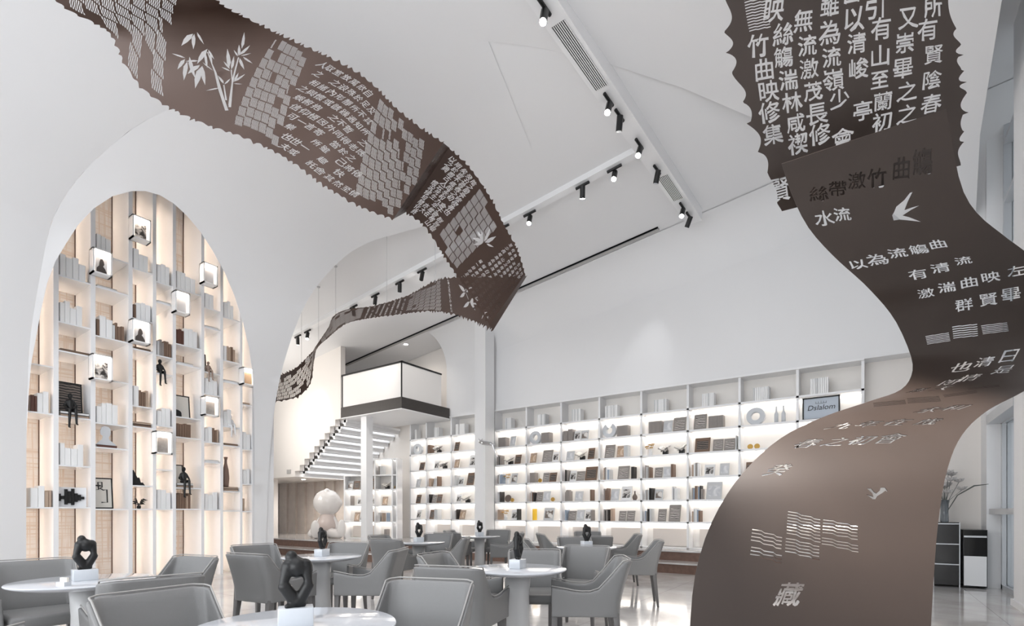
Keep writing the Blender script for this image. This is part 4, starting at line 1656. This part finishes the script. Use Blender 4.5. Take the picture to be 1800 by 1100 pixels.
FACE = -math.pi / 2
sitter((XL + .02, mid(1, .42), flat_top[(1, 733)]), FACE, 1.25, M_STATUE, 'black seated figurine on two flat books in front of dark framed print')
sitter((XL + .02, mid(4, .35), shelf_z(4, 657)), FACE, 1.1, M_STATUE, 'black seated figurine with long legs hanging off the fifth bay shelf')
sitter((XL + .02, mid(5, .4), flat_top[(5, 857)]), FACE, 1.25, M_STATUE, 'black reclining slim figurine on flat books in the sixth bay')
M_BRFIG = mat('brown_white_resin', (150, 128, 116), .4)
sitter((XL + .02, mid(6, .35), shelf_z(6, 655)), FACE, .9, M_BRFIG, 'brown and white seated figurine in the seventh bay')
sitter((XL + .02, mid(7, .55), shelf_z(7, 750)), FACE, 1.0, mat('white_resin', (232, 232, 234), .4), 'white seated figurine beside white books in the eighth bay')


def art(bay, py, w, h, label, kind, off=.3, lean=.12):
    z = shelf_z(bay, py)
    t = thing('framed_print', label, 'framed print', (XL - .30, DY[bay] + DT[bay] / 2 + off, z + .005), math.pi / 2, 'framed prints in the arch bookcase')
    m = MB().box(-w / 2, 0, 0, -w / 2 + .018, .02, h).box(w / 2 - .018, 0, 0, w / 2, .02, h).box(-w / 2, 0, h - .018, w / 2, .02, h).box(-w / 2, 0, 0, w / 2, .02, .018)
    m.build('frame', M_BLACK, t, rot=(-lean, 0, 0))
    MB().box(-w / 2 + .01, .006, .01, w / 2 - .01, .016, h - .01).build('print', PICS[5] if kind == 'dark' else M_PAGE, t, rot=(-lean, 0, 0))
    g = MB()
    if kind == 'arch':
        pts = [(-w * .5 + .02, .003, .02)] + [(-w * .5 + .02 + w * .26 * (1 - math.cos(a)), .003, .02 + h * .34 * (.6 + .4 * math.sin(a))) for a in np.linspace(0, math.pi, 12)] + [(-w * .5 + .02 + w * .52, .003, .02)]
        n = len(pts)
        g.add(pts + [(p[0], .006, p[2]) for p in pts], [tuple(range(n)), tuple(range(2 * n - 1, n - 1, -1))])
        g.build('printed_shape', M_BLACK, t, rot=(-lean, 0, 0))
    elif kind == 'line':
        path = [(-.3, .9), (-.3, .6), (-.1, .62), (-.12, .85), (.05, .86), (.05, .7), (-.05, .66), (.1, .6), (.25, .62), (.25, .2), (0, .2)]
        g.tube([(x * w, .004, z_ * h) for x, z_ in path], .009, 6)
        g.tube([(-.35 * w, .004, .75 * h), (.0, .004, .74 * h)], .012, 6)
        g.build('printed_shape', M_BLACK, t, rot=(-lean, 0, 0))
    return t


art(1, 733, .36, .58, 'dark framed print leaning behind the seated figurine in the second bay', 'dark', .19)
art(2, 894, .31, .50, 'framed print with a black winding line at the foot of the third bay', 'line', .17)
art(5, 734, .34, .44, 'framed print with a black arch in the sixth bay', 'arch', .19)
art(5, 857, .22, .42, 'pale framed print behind the reclining figurine in the sixth bay', 'pale', .14)
art(6, 655, .16, .40, 'narrow framed print behind the brown seated figurine', 'pale', .1)
# pixel cross in clear block
z = shelf_z(1, 891)
pc = thing('pixel_cross', 'black stepped cross ornament on a white block, bottom of the second bay', 'ornament', (XL - .12, mid(1, .42), z))
MB().box(-.03, -.20, 0, .0, .20, .30).build('block', M_ACRYL, pc)
m = MB()
for dy, z0, z1 in [(-.17, .11, .17), (-.13, .09, .20), (-.09, .12, .17), (-.05, .04, .27), (-.01, .06, .24), (.03, .03, .28), (.07, .08, .21), (.11, .10, .19), (.15, .12, .16)]:
    m.box(.0, dy - .018, z0, .03, dy + .018, z1)
m.build('cross', M_BLACK, pc)
# white cut-out head
hp = [(-.02, .30), (.03, .29), (.06, .25), (.05, .21), (.065, .19), (.05, .175), (.05, .15), (.03, .13), (.04, .09), (.12, .02), (.13, 0), (-.13, 0), (-.11, .03), (-.05, .09), (-.04, .14), (-.07, .17), (-.075, .22), (-.06, .275)]
n = len(hp)
o = obj('head_silhouette', [(-.01, x, z_) for x, z_ in hp] + [(.01, x, z_) for x, z_ in hp],
        [tuple(range(n - 1, -1, -1)), tuple(range(n, 2 * n))] + [(i, (i + 1) % n, n + (i + 1) % n, n + i) for i in range(n)], M_GREYART, None, (XL - .06, mid(2, .35), flat_top[(2, 787)]))
tag(o, 'pale grey cut-out head and shoulders on a flat book in the third bay', 'ornament')
# black zigzag sculpture, dark plant, tall brown vase
o = MB().add([(0, -.03, 0), (0, .16, 0), (0, .13, .05), (0, .10, .05), (0, .08, .13), (0, .05, .13), (0, .0, .25), (0, -.03, .25)] + [(.05, y, z_) for y, z_ in [(-.03, 0), (.16, 0), (.13, .05), (.10, .05), (.08, .13), (.05, .13), (.0, .25), (-.03, .25)]],
             [(7, 6, 5, 4, 3, 2, 1, 0), tuple(range(8, 16))] + [(i, (i + 1) % 8, 8 + (i + 1) % 8, 8 + i) for i in range(8)]).build('stepped_sculpture', M_BLACK, None, (XL - .12, mid(3, .14), shelf_z(3, 853)))
tag(o, 'black stepped wedge sculpture low in the fourth bay', 'sculpture')


def leafy(loc, label, s, m_leaf, m_pot, n=16, seed=1, cat='plant', tall=1.0):
    t = thing('potted_plant', label, cat, loc)
    MB().lathe([(.03 * s, 0), (.05 * s, .02 * s), (.045 * s, .07 * s), (.05 * s, .085 * s)], 16).build('pot', m_pot, t, smooth=True)
    r = random.Random(seed)
    m = MB()
    for k in range(n):
        a = r.uniform(0, 6.28)
        ln = r.uniform(.10, .2) * s
        up = r.uniform(.05, .2) * s * tall
        p0 = Vector((0, 0, .08 * s))
        p1 = Vector((math.cos(a) * ln * .5, math.sin(a) * ln * .5, .08 * s + up))
        p2 = Vector((math.cos(a) * ln, math.sin(a) * ln, .08 * s + up * .8))
        m.tube([p0, p1.lerp(p0, .4), p1, p2], [.003 * s, .006 * s, .022 * s, .002 * s], 5)
    m.build('leaves', m_leaf, t)
    return t


M_DLEAF = mat('dark_leaf', (44, 44, 42), .5)
leafy((XL - .08, mid(3, .4), shelf_z(3, 894)), 'small dark potted plant at the foot of the fourth bay', .62, M_DLEAF, M_BLACK)
o = MB().lathe([(.045, 0), (.05, .02), (.062, .16), (.05, .32), (.025, .44), (.022, .50), (.036, .56)], 20).build('tall_vase', mat('brown_clay', (120, 96, 84), .45), None, (XL - .1, mid(7, .3), flat_top[(7, 863)]), smooth=True)
tag(o, 'tall slim brown vase on flat books in the eighth bay', 'vase')

# glowing picture boxes hung on the dividers
M_BOXW = mat('box_acrylic', (246, 246, 246), .2)


def light_box(px, py, w, h, pic, label):
    X = XL + .16
    p = on_x(px, py, X)
    k = -X / (0.569 - 0.822 * (px - 900) / 900) / 900   # metres per pixel there
    W, H = w * k * .84, h * k * .94
    t = thing('picture_light_box', label, 'light box', (XL + .005, p.y, p.z - H / 2), 0, 'lit picture boxes on the arch bookcase')
    D = .17
    MB().box(0, -W / 2, 0, D, W / 2, .022).box(0, -W / 2, H - .02, D, W / 2, H).box(0, -W / 2, 0, D, -W / 2 + .02, H).box(0, W / 2 - .02, 0, D, W / 2, H).box(0, -W / 2, 0, .012, W / 2, H).build('box', M_BOXW, t)
    MB().box(.03, -W / 2 + .022, H - .045, D - .005, W / 2 - .022, H - .022).build('light_bar', M_LEDWARM, t)
    ph = H * .66
    pw = W * .62
    MB().box(.10, -pw / 2, .03, .115, pw / 2, .03 + ph).build('picture', pic[0], t)
    if pic[1]:
        # a plain dark shoulder-and-head shape on the card
        pts = [(-.42, 0), (-.40, .25), (-.2, .42), (-.18, .60), (-.1, .82), (.08, .86), (.2, .72), (.24, .55), (.14, .42), (.3, .3), (.42, .12), (.44, 0)]
        n = len(pts)
        obj('portrait_shape', [(.116, x * pw, .035 + z_ * ph) for x, z_ in pts] + [(.118, x * pw, .035 + z_ * ph) for x, z_ in pts],
            [tuple(range(n)), tuple(range(2 * n - 1, n - 1, -1))], mat('portrait_grey', (66, 60, 58), .6), t)
    return t


M_LEDBOX = led('box_light', 4.5, (1.0, .93, .86))
M_CARD = mat('grey_card', (150, 146, 143), .6, noise=.15, noise_scale=20)
M_LCARD = mat('light_card', (206, 206, 208), .6)
M_TCARD = mat('tan_card', (182, 158, 132), .6)
PH = (PICS[1], False)
for px, py, w, h, pic, lb in [(249, 402, 33, 42, PH, 'lit white box with a dark woodland print, highest on the arch bookcase'), (180, 461, 33, 46, (M_LCARD, True), 'lit white box with a head portrait, left of the highest box'),
                              (248, 583, 33, 42, (M_LCARD, True), 'lit white box with a head portrait, below the highest box'), (180, 646, 35, 47, PH, 'lit white box with a dark street print on the second divider'),
                              (321, 532, 28, 40, (M_LCARD, False), 'lit white box with a plain grey card at mid height'), (370, 482, 28, 38, (M_LCARD, False), 'lit white box with a plain grey card, upper right of the bookcase'),
                              (438, 662, 26, 32, (M_TCARD, False), 'lit white box with a tan card on the last divider'), (372, 714, 28, 36, (M_CARD, False), 'lit white box with a two-tone grey card over brown books'),
                              (288, 778, 31, 42, (M_CARD, False), 'lit white box with a grey card, lowest on the arch bookcase')]:
    light_box(px, py, w, h, pic, lb)

# ------------------------------------------------------------------ tables and the thinker sculptures on them
M_TOP = mat('table_marble', (206, 209, 215), .06, spec=.7, noise=.03, noise_scale=3)
M_PED = mat('pedestal_lacquer', (200, 200, 200), .3)
TZ = .72


def make_table(label, x, y):
    t = thing('round_table', label, 'table', (x, y, 0), 0, 'round marble tables')
    MB().lathe([(.30, TZ - .035), (.36, TZ - .018), (.375, TZ - .008), (.372, TZ)], 64).build('tabletop', M_TOP, t, smooth=False, bevel=.003)
    MB().lathe([(.12, .03), (.10, .3), (.095, .5), (.11, TZ - .035)], 40, sy=.7).build('pedestal', M_PED, t, smooth=True)
    MB().lathe([(.15, 0), (.15, .03)], 40).build('base', M_BLACK, t)
    return t


def make_sculpture(label, loc, rotz):
    t = thing('thinker_sculpture', label, 'sculpture', loc, rotz, 'black thinker sculptures on the tables')
    MB().box(-.062, -.045, 0, .062, .045, .07).build('plinth', M_MARBLE, t, bevel=.003)
    k = .000318

    def q(x, y, d=0.0):
        return ((x - 235) * k, d, (780 - y) * k)
    B = [(q(205, 215), 0.0220, q(250, 290), 0.0366), (q(165, 285, -.002), 0.0268, q(335, 280), 0.0268), (q(250, 290), 0.0366, q(250, 330), 0.0317),
         (q(155, 285), 0.0256, q(105, 465, -.008), 0.0171), (q(345, 280), 0.0244, q(372, 460, -.008), 0.0159),
         (q(105, 465, -.008), 0.0171, q(110, 520, -.006), 0.0207), (q(372, 460, -.008), 0.0159, q(370, 520, -.006), 0.0207),
         (q(110, 520, -.006), 0.0232, q(225, 700), 0.0256), (q(370, 520, -.006), 0.0220, q(275, 700), 0.0244),
         (q(175, 735), 0.0134, q(300, 740), 0.0171), (q(140, 752, -.02), 0.0098, q(220, 752, -.005), 0.0134), (q(250, 700), 0.0268, q(250, 760), 0.0171),
         (q(235, 340), 0.0171, q(240, 365), 0.0098)]
    body('figure', B, M_STATUE, t, .0032, 4, (0, 0, .068), balls=[(q(186, 180), .0235, (.95, .9, 1.12))])
    return t


TABLES = [(520, 1.95, 'nearest round table at the bottom edge', .0), (149, 3.24, 'round table at far left before the arch bookcase', .0), (910, 3.93, 'middle round table in front of the ribbon foot', 1.0),
          (566, 5.02, 'round table right of the arch with a dark statue before the doll', 1.0), (1031, 6.4, 'round table at right before the long shelf wall', .5),
          (736, 7.4, 'far round table before the stair bookcase', .5), (843, 9.25, 'farthest round table in front of the white pillar', .6), (1033, 8.3, 'round table behind the right table, by the shelf wall steps', .3)]
TXY = []
SCULPT_AT = ['on the nearest table', 'on the far left table', 'on the middle table', 'on the table before the doll', 'on the right table before the shelf wall', 'on the far table before the stair bookcase', 'on the farthest table by the pillar']
proto_s = None
for i, (px, d, lb, tw) in enumerate(TABLES):
    x, y = cam_room((px - 900) / 900 * d, d)
    TXY.append(Vector((x, y, 0)))
    if i == 0:
        T0 = make_table('white ' + lb, x, y)
    else:
        dup(T0, (x, y, 0), 0, 'white ' + lb)
    if i < 7:
        lab = 'black thinker sculpture on a marble block, ' + SCULPT_AT[i]
        # the sculpture's front looks along -y; tw turns it away from the camera
        view = math.atan2(x, -y)
        rot = [.0, .15, 1.15, .95, .55, .6, .5][i] + math.atan2(-x, y) * 1.0
        if proto_s is None:
            proto_s = make_sculpture(lab, (x, y, TZ), rot)
        else:
            dup(proto_s, (x, y, TZ), rot, lab)
# small white card box on the left table
x, y = cam_room((112 - 900) / 900 * 2.98, 2.98)
cb = thing('card_box', 'small white card box beside the sculpture on the far left table', 'card box', (x, y, TZ), .4)
MB().box(-.03, -.02, 0, .03, .02, .025).build('tray', M_MARBLE, cb)
MB().box(-.02, -.006, .025, .03, .006, .05).build('cards', M_PAGE, cb)

# ------------------------------------------------------------------ leather armchairs
M_LEATHER = mat('grey_leather', (124, 124, 124), .42, bump=.12, bump_scale=160)
M_PIPING = mat('light_piping', (158, 156, 154), .45)
M_LEG = mat('leather_leg', (104, 102, 101), .42)


def make_chair(label):
    t = thing('leather_armchair', label, 'armchair', (0, 0, 0), 0, 'grey leather armchairs around the tables')
    hw, hd, R = .217, .245, .045
    path = []
    for s in np.linspace(0, 1, 9):
        path.append((hw + .012 * (1 - s), hd - s * (2 * hd - R), 'side', s))
    for a in np.linspace(0, math.pi / 2, 6)[1:-1]:
        path.append((hw - R + R * math.cos(a), -hd + R - R * math.sin(a), 'corner', a / (math.pi / 2)))
    for s in np.linspace(0, 1, 9):
        path.append((hw - R - s * 2 * (hw - R), -hd, 'back', s))
    half = len(path)
    left = [(-x, y, k, s) for (x, y, k, s) in path[:13]][::-1]
    path = path + left
    NV = 9

    def top(x, y):
        f = (hd - y) / (2 * hd)   # 0 front, 1 back
        pts_f = [0, .12, .40, .58, .68, .76, .83, .89, 1.0]
        pts_h = [.60, .59, .563, .565, .585, .63, .705, .782, .795]
        return float(np.interp(f, pts_f, pts_h))
    v, f = [], []
    for (x, y, k, s) in path:
        h = top(x, y)
        bk = max(0, min(1, (-y - .02) / .24))
        bot = .385 + .0 * bk
        for j in range(NV + 1):
            w = j / NV
            z = bot + (h - bot) * w
            up = max(0, (z - .45) / .345)
            dy = -.095 * bk * up ** 1.35
            dx = (.02 * up * (1 if x > 0 else -1) if abs(x) > .1 else .02 * up * x / .1) * (1 if bk < .9 else .4)
            v.append((x + dx, y + dy, z))
    n = NV + 1
    for i in range(len(path) - 1):
        for j in range(NV):
            f.append((i * n + j, i * n + j + 1, (i + 1) * n + j + 1, (i + 1) * n + j))
    o = obj('shell', v, f, M_LEATHER, t, smooth=True)
    m = o.modifiers.new('thickness', 'SOLIDIFY')
    m.thickness = .026
    m.offset = 0
    b_ = o.modifiers.new('soft', 'BEVEL')
    b_.width = .008
    b_.segments = 2
    b_.limit_method = 'ANGLE'
    dedup_mesh(o, 'armchair_shell')
    rim = [Vector(v[i * n + NV]) + Vector((0, 0, .012)) for i in range(len(path))]
    MB().tube(rim, .0045, 6).build('piping', M_PIPING, t, smooth=True)
    MB().box(-.2, -.22, .385, .2, .238, .47).build('seat_cushion', M_LEATHER, t, bevel=.03, seg=4)
    for sx in (-1, 1):
        for sy in (-1, 1):
            x0, y0 = sx * .198, sy * .222
            x1, y1 = sx * .212, sy * .235 + (-.03 if sy < 0 else .0)
            L = MB()
            a, c = .024, .013
            L.add([(x1 - c, y1 - c, 0), (x1 + c, y1 - c, 0), (x1 + c, y1 + c, 0), (x1 - c, y1 + c, 0), (x0 - a, y0 - a, .41), (x0 + a, y0 - a, .41), (x0 + a, y0 + a, .41), (x0 - a, y0 + a, .41)],
                  [(3, 2, 1, 0), (4, 5, 6, 7), (0, 1, 5, 4), (1, 2, 6, 5), (2, 3, 7, 6), (3, 0, 4, 7)])
            L.build('leg', M_LEG, t, bevel=.004)
    return t


# back centre as the photograph shows it: column, row of the back's top edge, facing (degrees: 0 away, 90 right, 180 toward the camera)
CHAIRS = [(735, 1024, 196, 'behind the nearest table at its right'), (262, 1040, 120, 'left of the nearest table at the bottom edge'),
          (55, 985, 128, 'far left behind the left table'), (352, 978, 203, 'behind the left table, against the arch bookcase'), (276, 1016, 312, 'right of the left table, seen from behind'),
          (443, 958, 128, 'left of the doll table, facing right'), (486, 970, 26, 'before the doll table, seen from behind'), (617, 954, 188, 'behind the doll table, facing the camera'), (686, 965, 274, 'right of the doll table, facing left'),
          (663, 941, 112, 'left of the stair bookcase table'), (690, 947, 20, 'before the stair bookcase table, seen from behind'), (772, 938, 186, 'behind the stair bookcase table'), (822, 945, 272, 'right of the stair bookcase table, facing left'),
          (818, 936, 14, 'before the pillar table, seen from behind'), (786, 932, 104, 'left of the pillar table'), (877, 931, 186, 'behind the pillar table'), (920, 936, 268, 'right of the pillar table'),
          (757, 974, 112, 'left of the middle table, facing right'), (818, 994, 18, 'before the middle table, seen from behind'), (950, 969, 182, 'behind the middle table'), (1034, 960, 205, 'behind the middle table, farther right and taller in view'), (1064, 980, 274, 'right of the middle table, facing left'),
          (956, 938, 84, 'left of the table by the shelf wall steps'), (1114, 939, 276, 'right of the table by the shelf wall steps'), (1032, 934, 182, 'behind the table by the shelf wall steps'), (1046, 942, 4, 'between the two right tables, seen from behind'),
          (998, 944.5, 176, 'behind the right table'), (934, 948, 100, 'left of the right table'), (1163, 950, 280, 'right of the right table, nearest the ribbon foot')]
seats = []
for px, py, ang, lb in CHAIRS:
    d = .355 * 900 / (py - 900)
    xc = (px - 900) / 900 * d
    A = math.radians(ang)
    fx, fd = math.sin(A), math.cos(A)          # facing in camera ground axes
    seats.append([xc + fx * .33, d + fd * .33, fx, fd])
tabs = [((p[0] - 900) / 900 * p[1], p[1]) for p in TABLES]
for it in range(60):
    for i, a in enumerate(seats):
        for tx, td in tabs:
            dx, dd = a[0] - tx, a[1] - td
            q = math.hypot(dx, dd)
            if q < .50:
                a[0] += dx / q * (.50 - q) * .5
                a[1] += dd / q * (.50 - q) * .5
        for j, c in enumerate(seats):
            if j != i:
                dx, dd = a[0] - c[0], a[1] - c[1]
                q = math.hypot(dx, dd)
                if q < .61:
                    a[0] += dx / q * (.61 - q) * .25
                    a[1] += dd / q * (.61 - q) * .25
proto_c = None
for (cx, cd, fx, fd), (px, py, ang, lb) in zip(seats, CHAIRS):
    x, y = cam_room(cx, cd)
    rx, ry = cam_room(fx, fd)
    rot = math.atan2(ry, rx) - math.pi / 2
    lab = 'grey leather armchair ' + lb
    if proto_c is None:
        proto_c = make_chair(lab)
        proto_c.location = (x, y, 0)
        proto_c.rotation_euler = (0, 0, rot)
    else:
        dup(proto_c, (x, y, 0), rot, lab)
# partly seen chairs at the lower left corner
for xc, d, ang, lb in [(-2.72, 2.42, 30, 'at the lower left corner, its arm against the left table')]:
    A = math.radians(ang)
    x, y = cam_room(xc, d)
    rx, ry = cam_room(math.sin(A), math.cos(A))
    dup(proto_c, (x, y, 0), math.atan2(ry, rx) - math.pi / 2, 'grey leather armchair ' + lb)

# ------------------------------------------------------------------ the big glossy doll on the stage
M_DOLL = mat('glossy_white_vinyl', (238, 234, 231), .12, coat=.5)
M_DOLLB = mat('pinkish_vinyl', (216, 202, 196), .2)
p = at(573, 942, 14.9)
dz = .4
doll = thing('seated_doll', 'large glossy white seated doll on the stage below the stairs', 'doll', (p.x, p.y, dz), YAW)
body('body', [((0, .1, .30), .26, (0, .15, .62), .18), ((-.16, .1, .55), .10, (-.42, .02, .12), .12), ((.18, .1, .55), .09, (.36, .1, .22), .08),
              ((-.1, .0, .15), .15, (-.16, -.3, .13), .14), ((.1, .0, .15), .15, (.50, -.3, .13), .13)], M_DOLL, doll, .025, 5,
     balls=[((-.16, -.40, .27), .17, (.78, .55, 1.55)), ((.58, -.38, .29), .17, (.75, .55, 1.55)), ((-.02, .16, 1.03), .40, (1, .95, .98)), ((.02, .02, 1.36), .09, (1, 1, 1)), ((.36, .2, 1.02), .10, (.6, .8, 1))])
body('shirt', [((0, .08, .36), .285, (0, .13, .52), .245)], M_DOLLB, doll, .025, 3)

# ------------------------------------------------------------------ at the right: cabinets, flowers
M_GLOSSK = mat('black_gloss', (10, 10, 11), .15)
ca = on_y(1647, 1030, 10.32)
cabx0 = on_y(1640, 1000, 10.3).x
zt = 1.15 - (917 - 900) / 900 * 8.3
cb1 = thing('drawer_cabinet', 'black three drawer cabinet with silver edges by the right wall', 'cabinet', (cabx0, 10.3, 0))
CW = on_y(1688, 1000, 10.3).x - cabx0
MB().box(0, .02, .03, CW, .6, zt).build('body', M_GLOSSK, cb1)
for k in range(3):
    z0 = .05 + k * (zt - .06) / 3
    dr = MB().box(.015, 0, z0, CW - .015, .02, z0 + (zt - .06) / 3 - .02).build('drawer', M_GLOSSK, cb1)
    MB().box(.015, -.008, z0 + (zt - .06) / 3 - .02, CW - .015, .02, z0 + (zt - .06) / 3 - .005).build('edge_trim', M_FRAME, dr)
MB().box(0, 0, 0, .012, .03, zt).box(CW - .012, 0, 0, CW, .03, zt).build('side_trim', M_FRAME, cb1)
zt2 = 1.15 - (930 - 900) / 900 * 8.0
cx2 = on_y(1693, 1000, 10.3).x
cw2 = 1.485 - cx2
cb2 = thing('low_machine_cabinet', 'black and white low cabinet between drawer cabinet and glazed door', 'cabinet', (cx2, 10.3, 0))
MB().box(0, .02, .02, cw2, .6, zt2).build('body', M_GLOSSK, cb2)
MB().box(.01, 0, .04, cw2 - .01, .02, zt2 * .55).build('front_panel', M_WHITE, cb2)
MB().box(.01, 0, zt2 * .56, cw2 - .01, .02, zt2 * .86).build('display_panel', M_GLOSSK, cb2)
MB().box(.01, -.005, zt2 * .87, cw2 - .01, .02, zt2 * .90).build('trim', M_FRAME, cb2)
fv = thing('flower_vase', 'glass vase with pale flowers on the black drawer cabinet', 'flower vase', (cabx0 + CW * .5, 10.55, zt))
MB().lathe([(.05, 0), (.055, .02), (.05, .15), (.055, .35)], 20).build('vase', mat('smoked_glass', (150, 156, 162), .08, transmission=.6), fv, smooth=True)
r = random.Random(3)
pet, stm = MB(), MB()
for k in range(16):
    a = r.uniform(0, 6.28)
    q = r.uniform(.04, .24)
    pp = Vector((q * math.cos(a), q * math.sin(a) * .6, r.uniform(.40, .78)))
    stm.tube([(0, 0, .05), (pp.x * .3, pp.y * .3, .35), pp], .004, 5)
    for j in range(6):
        b_ = 2 * math.pi * j / 6 + k
        c = pp + Vector((math.cos(b_) * .07, math.sin(b_) * .07, .06))
        pet.tube([pp, pp.lerp(c, .6), c], [.006, .022, .004], 6)
stm.tube([(0, 0, .1), (.15, -.05, .42), (.34, -.1, .56), (.5, -.12, .58)], [.005, .008, .012, .004], 6)
pet.build('petals', mat('pale_petal', (190, 186, 184), .6), fv)
stm.build('stem', mat('grey_stem', (92, 96, 92), .6), fv)

# silver creature perched on a bracket on the pillar
M_SILVER = mat('polished_silver', (210, 210, 212), .12, 1.0)
pp = on_y(862, 780, 10.1)
sv = thing('silver_bird', 'small polished silver bird perched on a bracket on the white pillar', 'ornament', (pp.x, 9.98, pp.z))
body('bird', [((.10, 0, -.02), .05, (-.12, 0, .02), .055), ((-.12, 0, .02), .05, (-.22, 0, .06), .05), ((.1, 0, -.02), .03, (.20, 0, -.05), .02), ((-.22, -.03, .08), .02, (-.24, -.05, .13), .012), ((-.2, .03, .08), .02, (-.2, .05, .13), .012)], M_SILVER, sv, .01, 3)
MB().tube([(.16, 0, -.04), (.19, .04, -.2), (.2, .1, -.42)], [.03, .018, .012], 8).build('bracket', M_SILVER, sv)
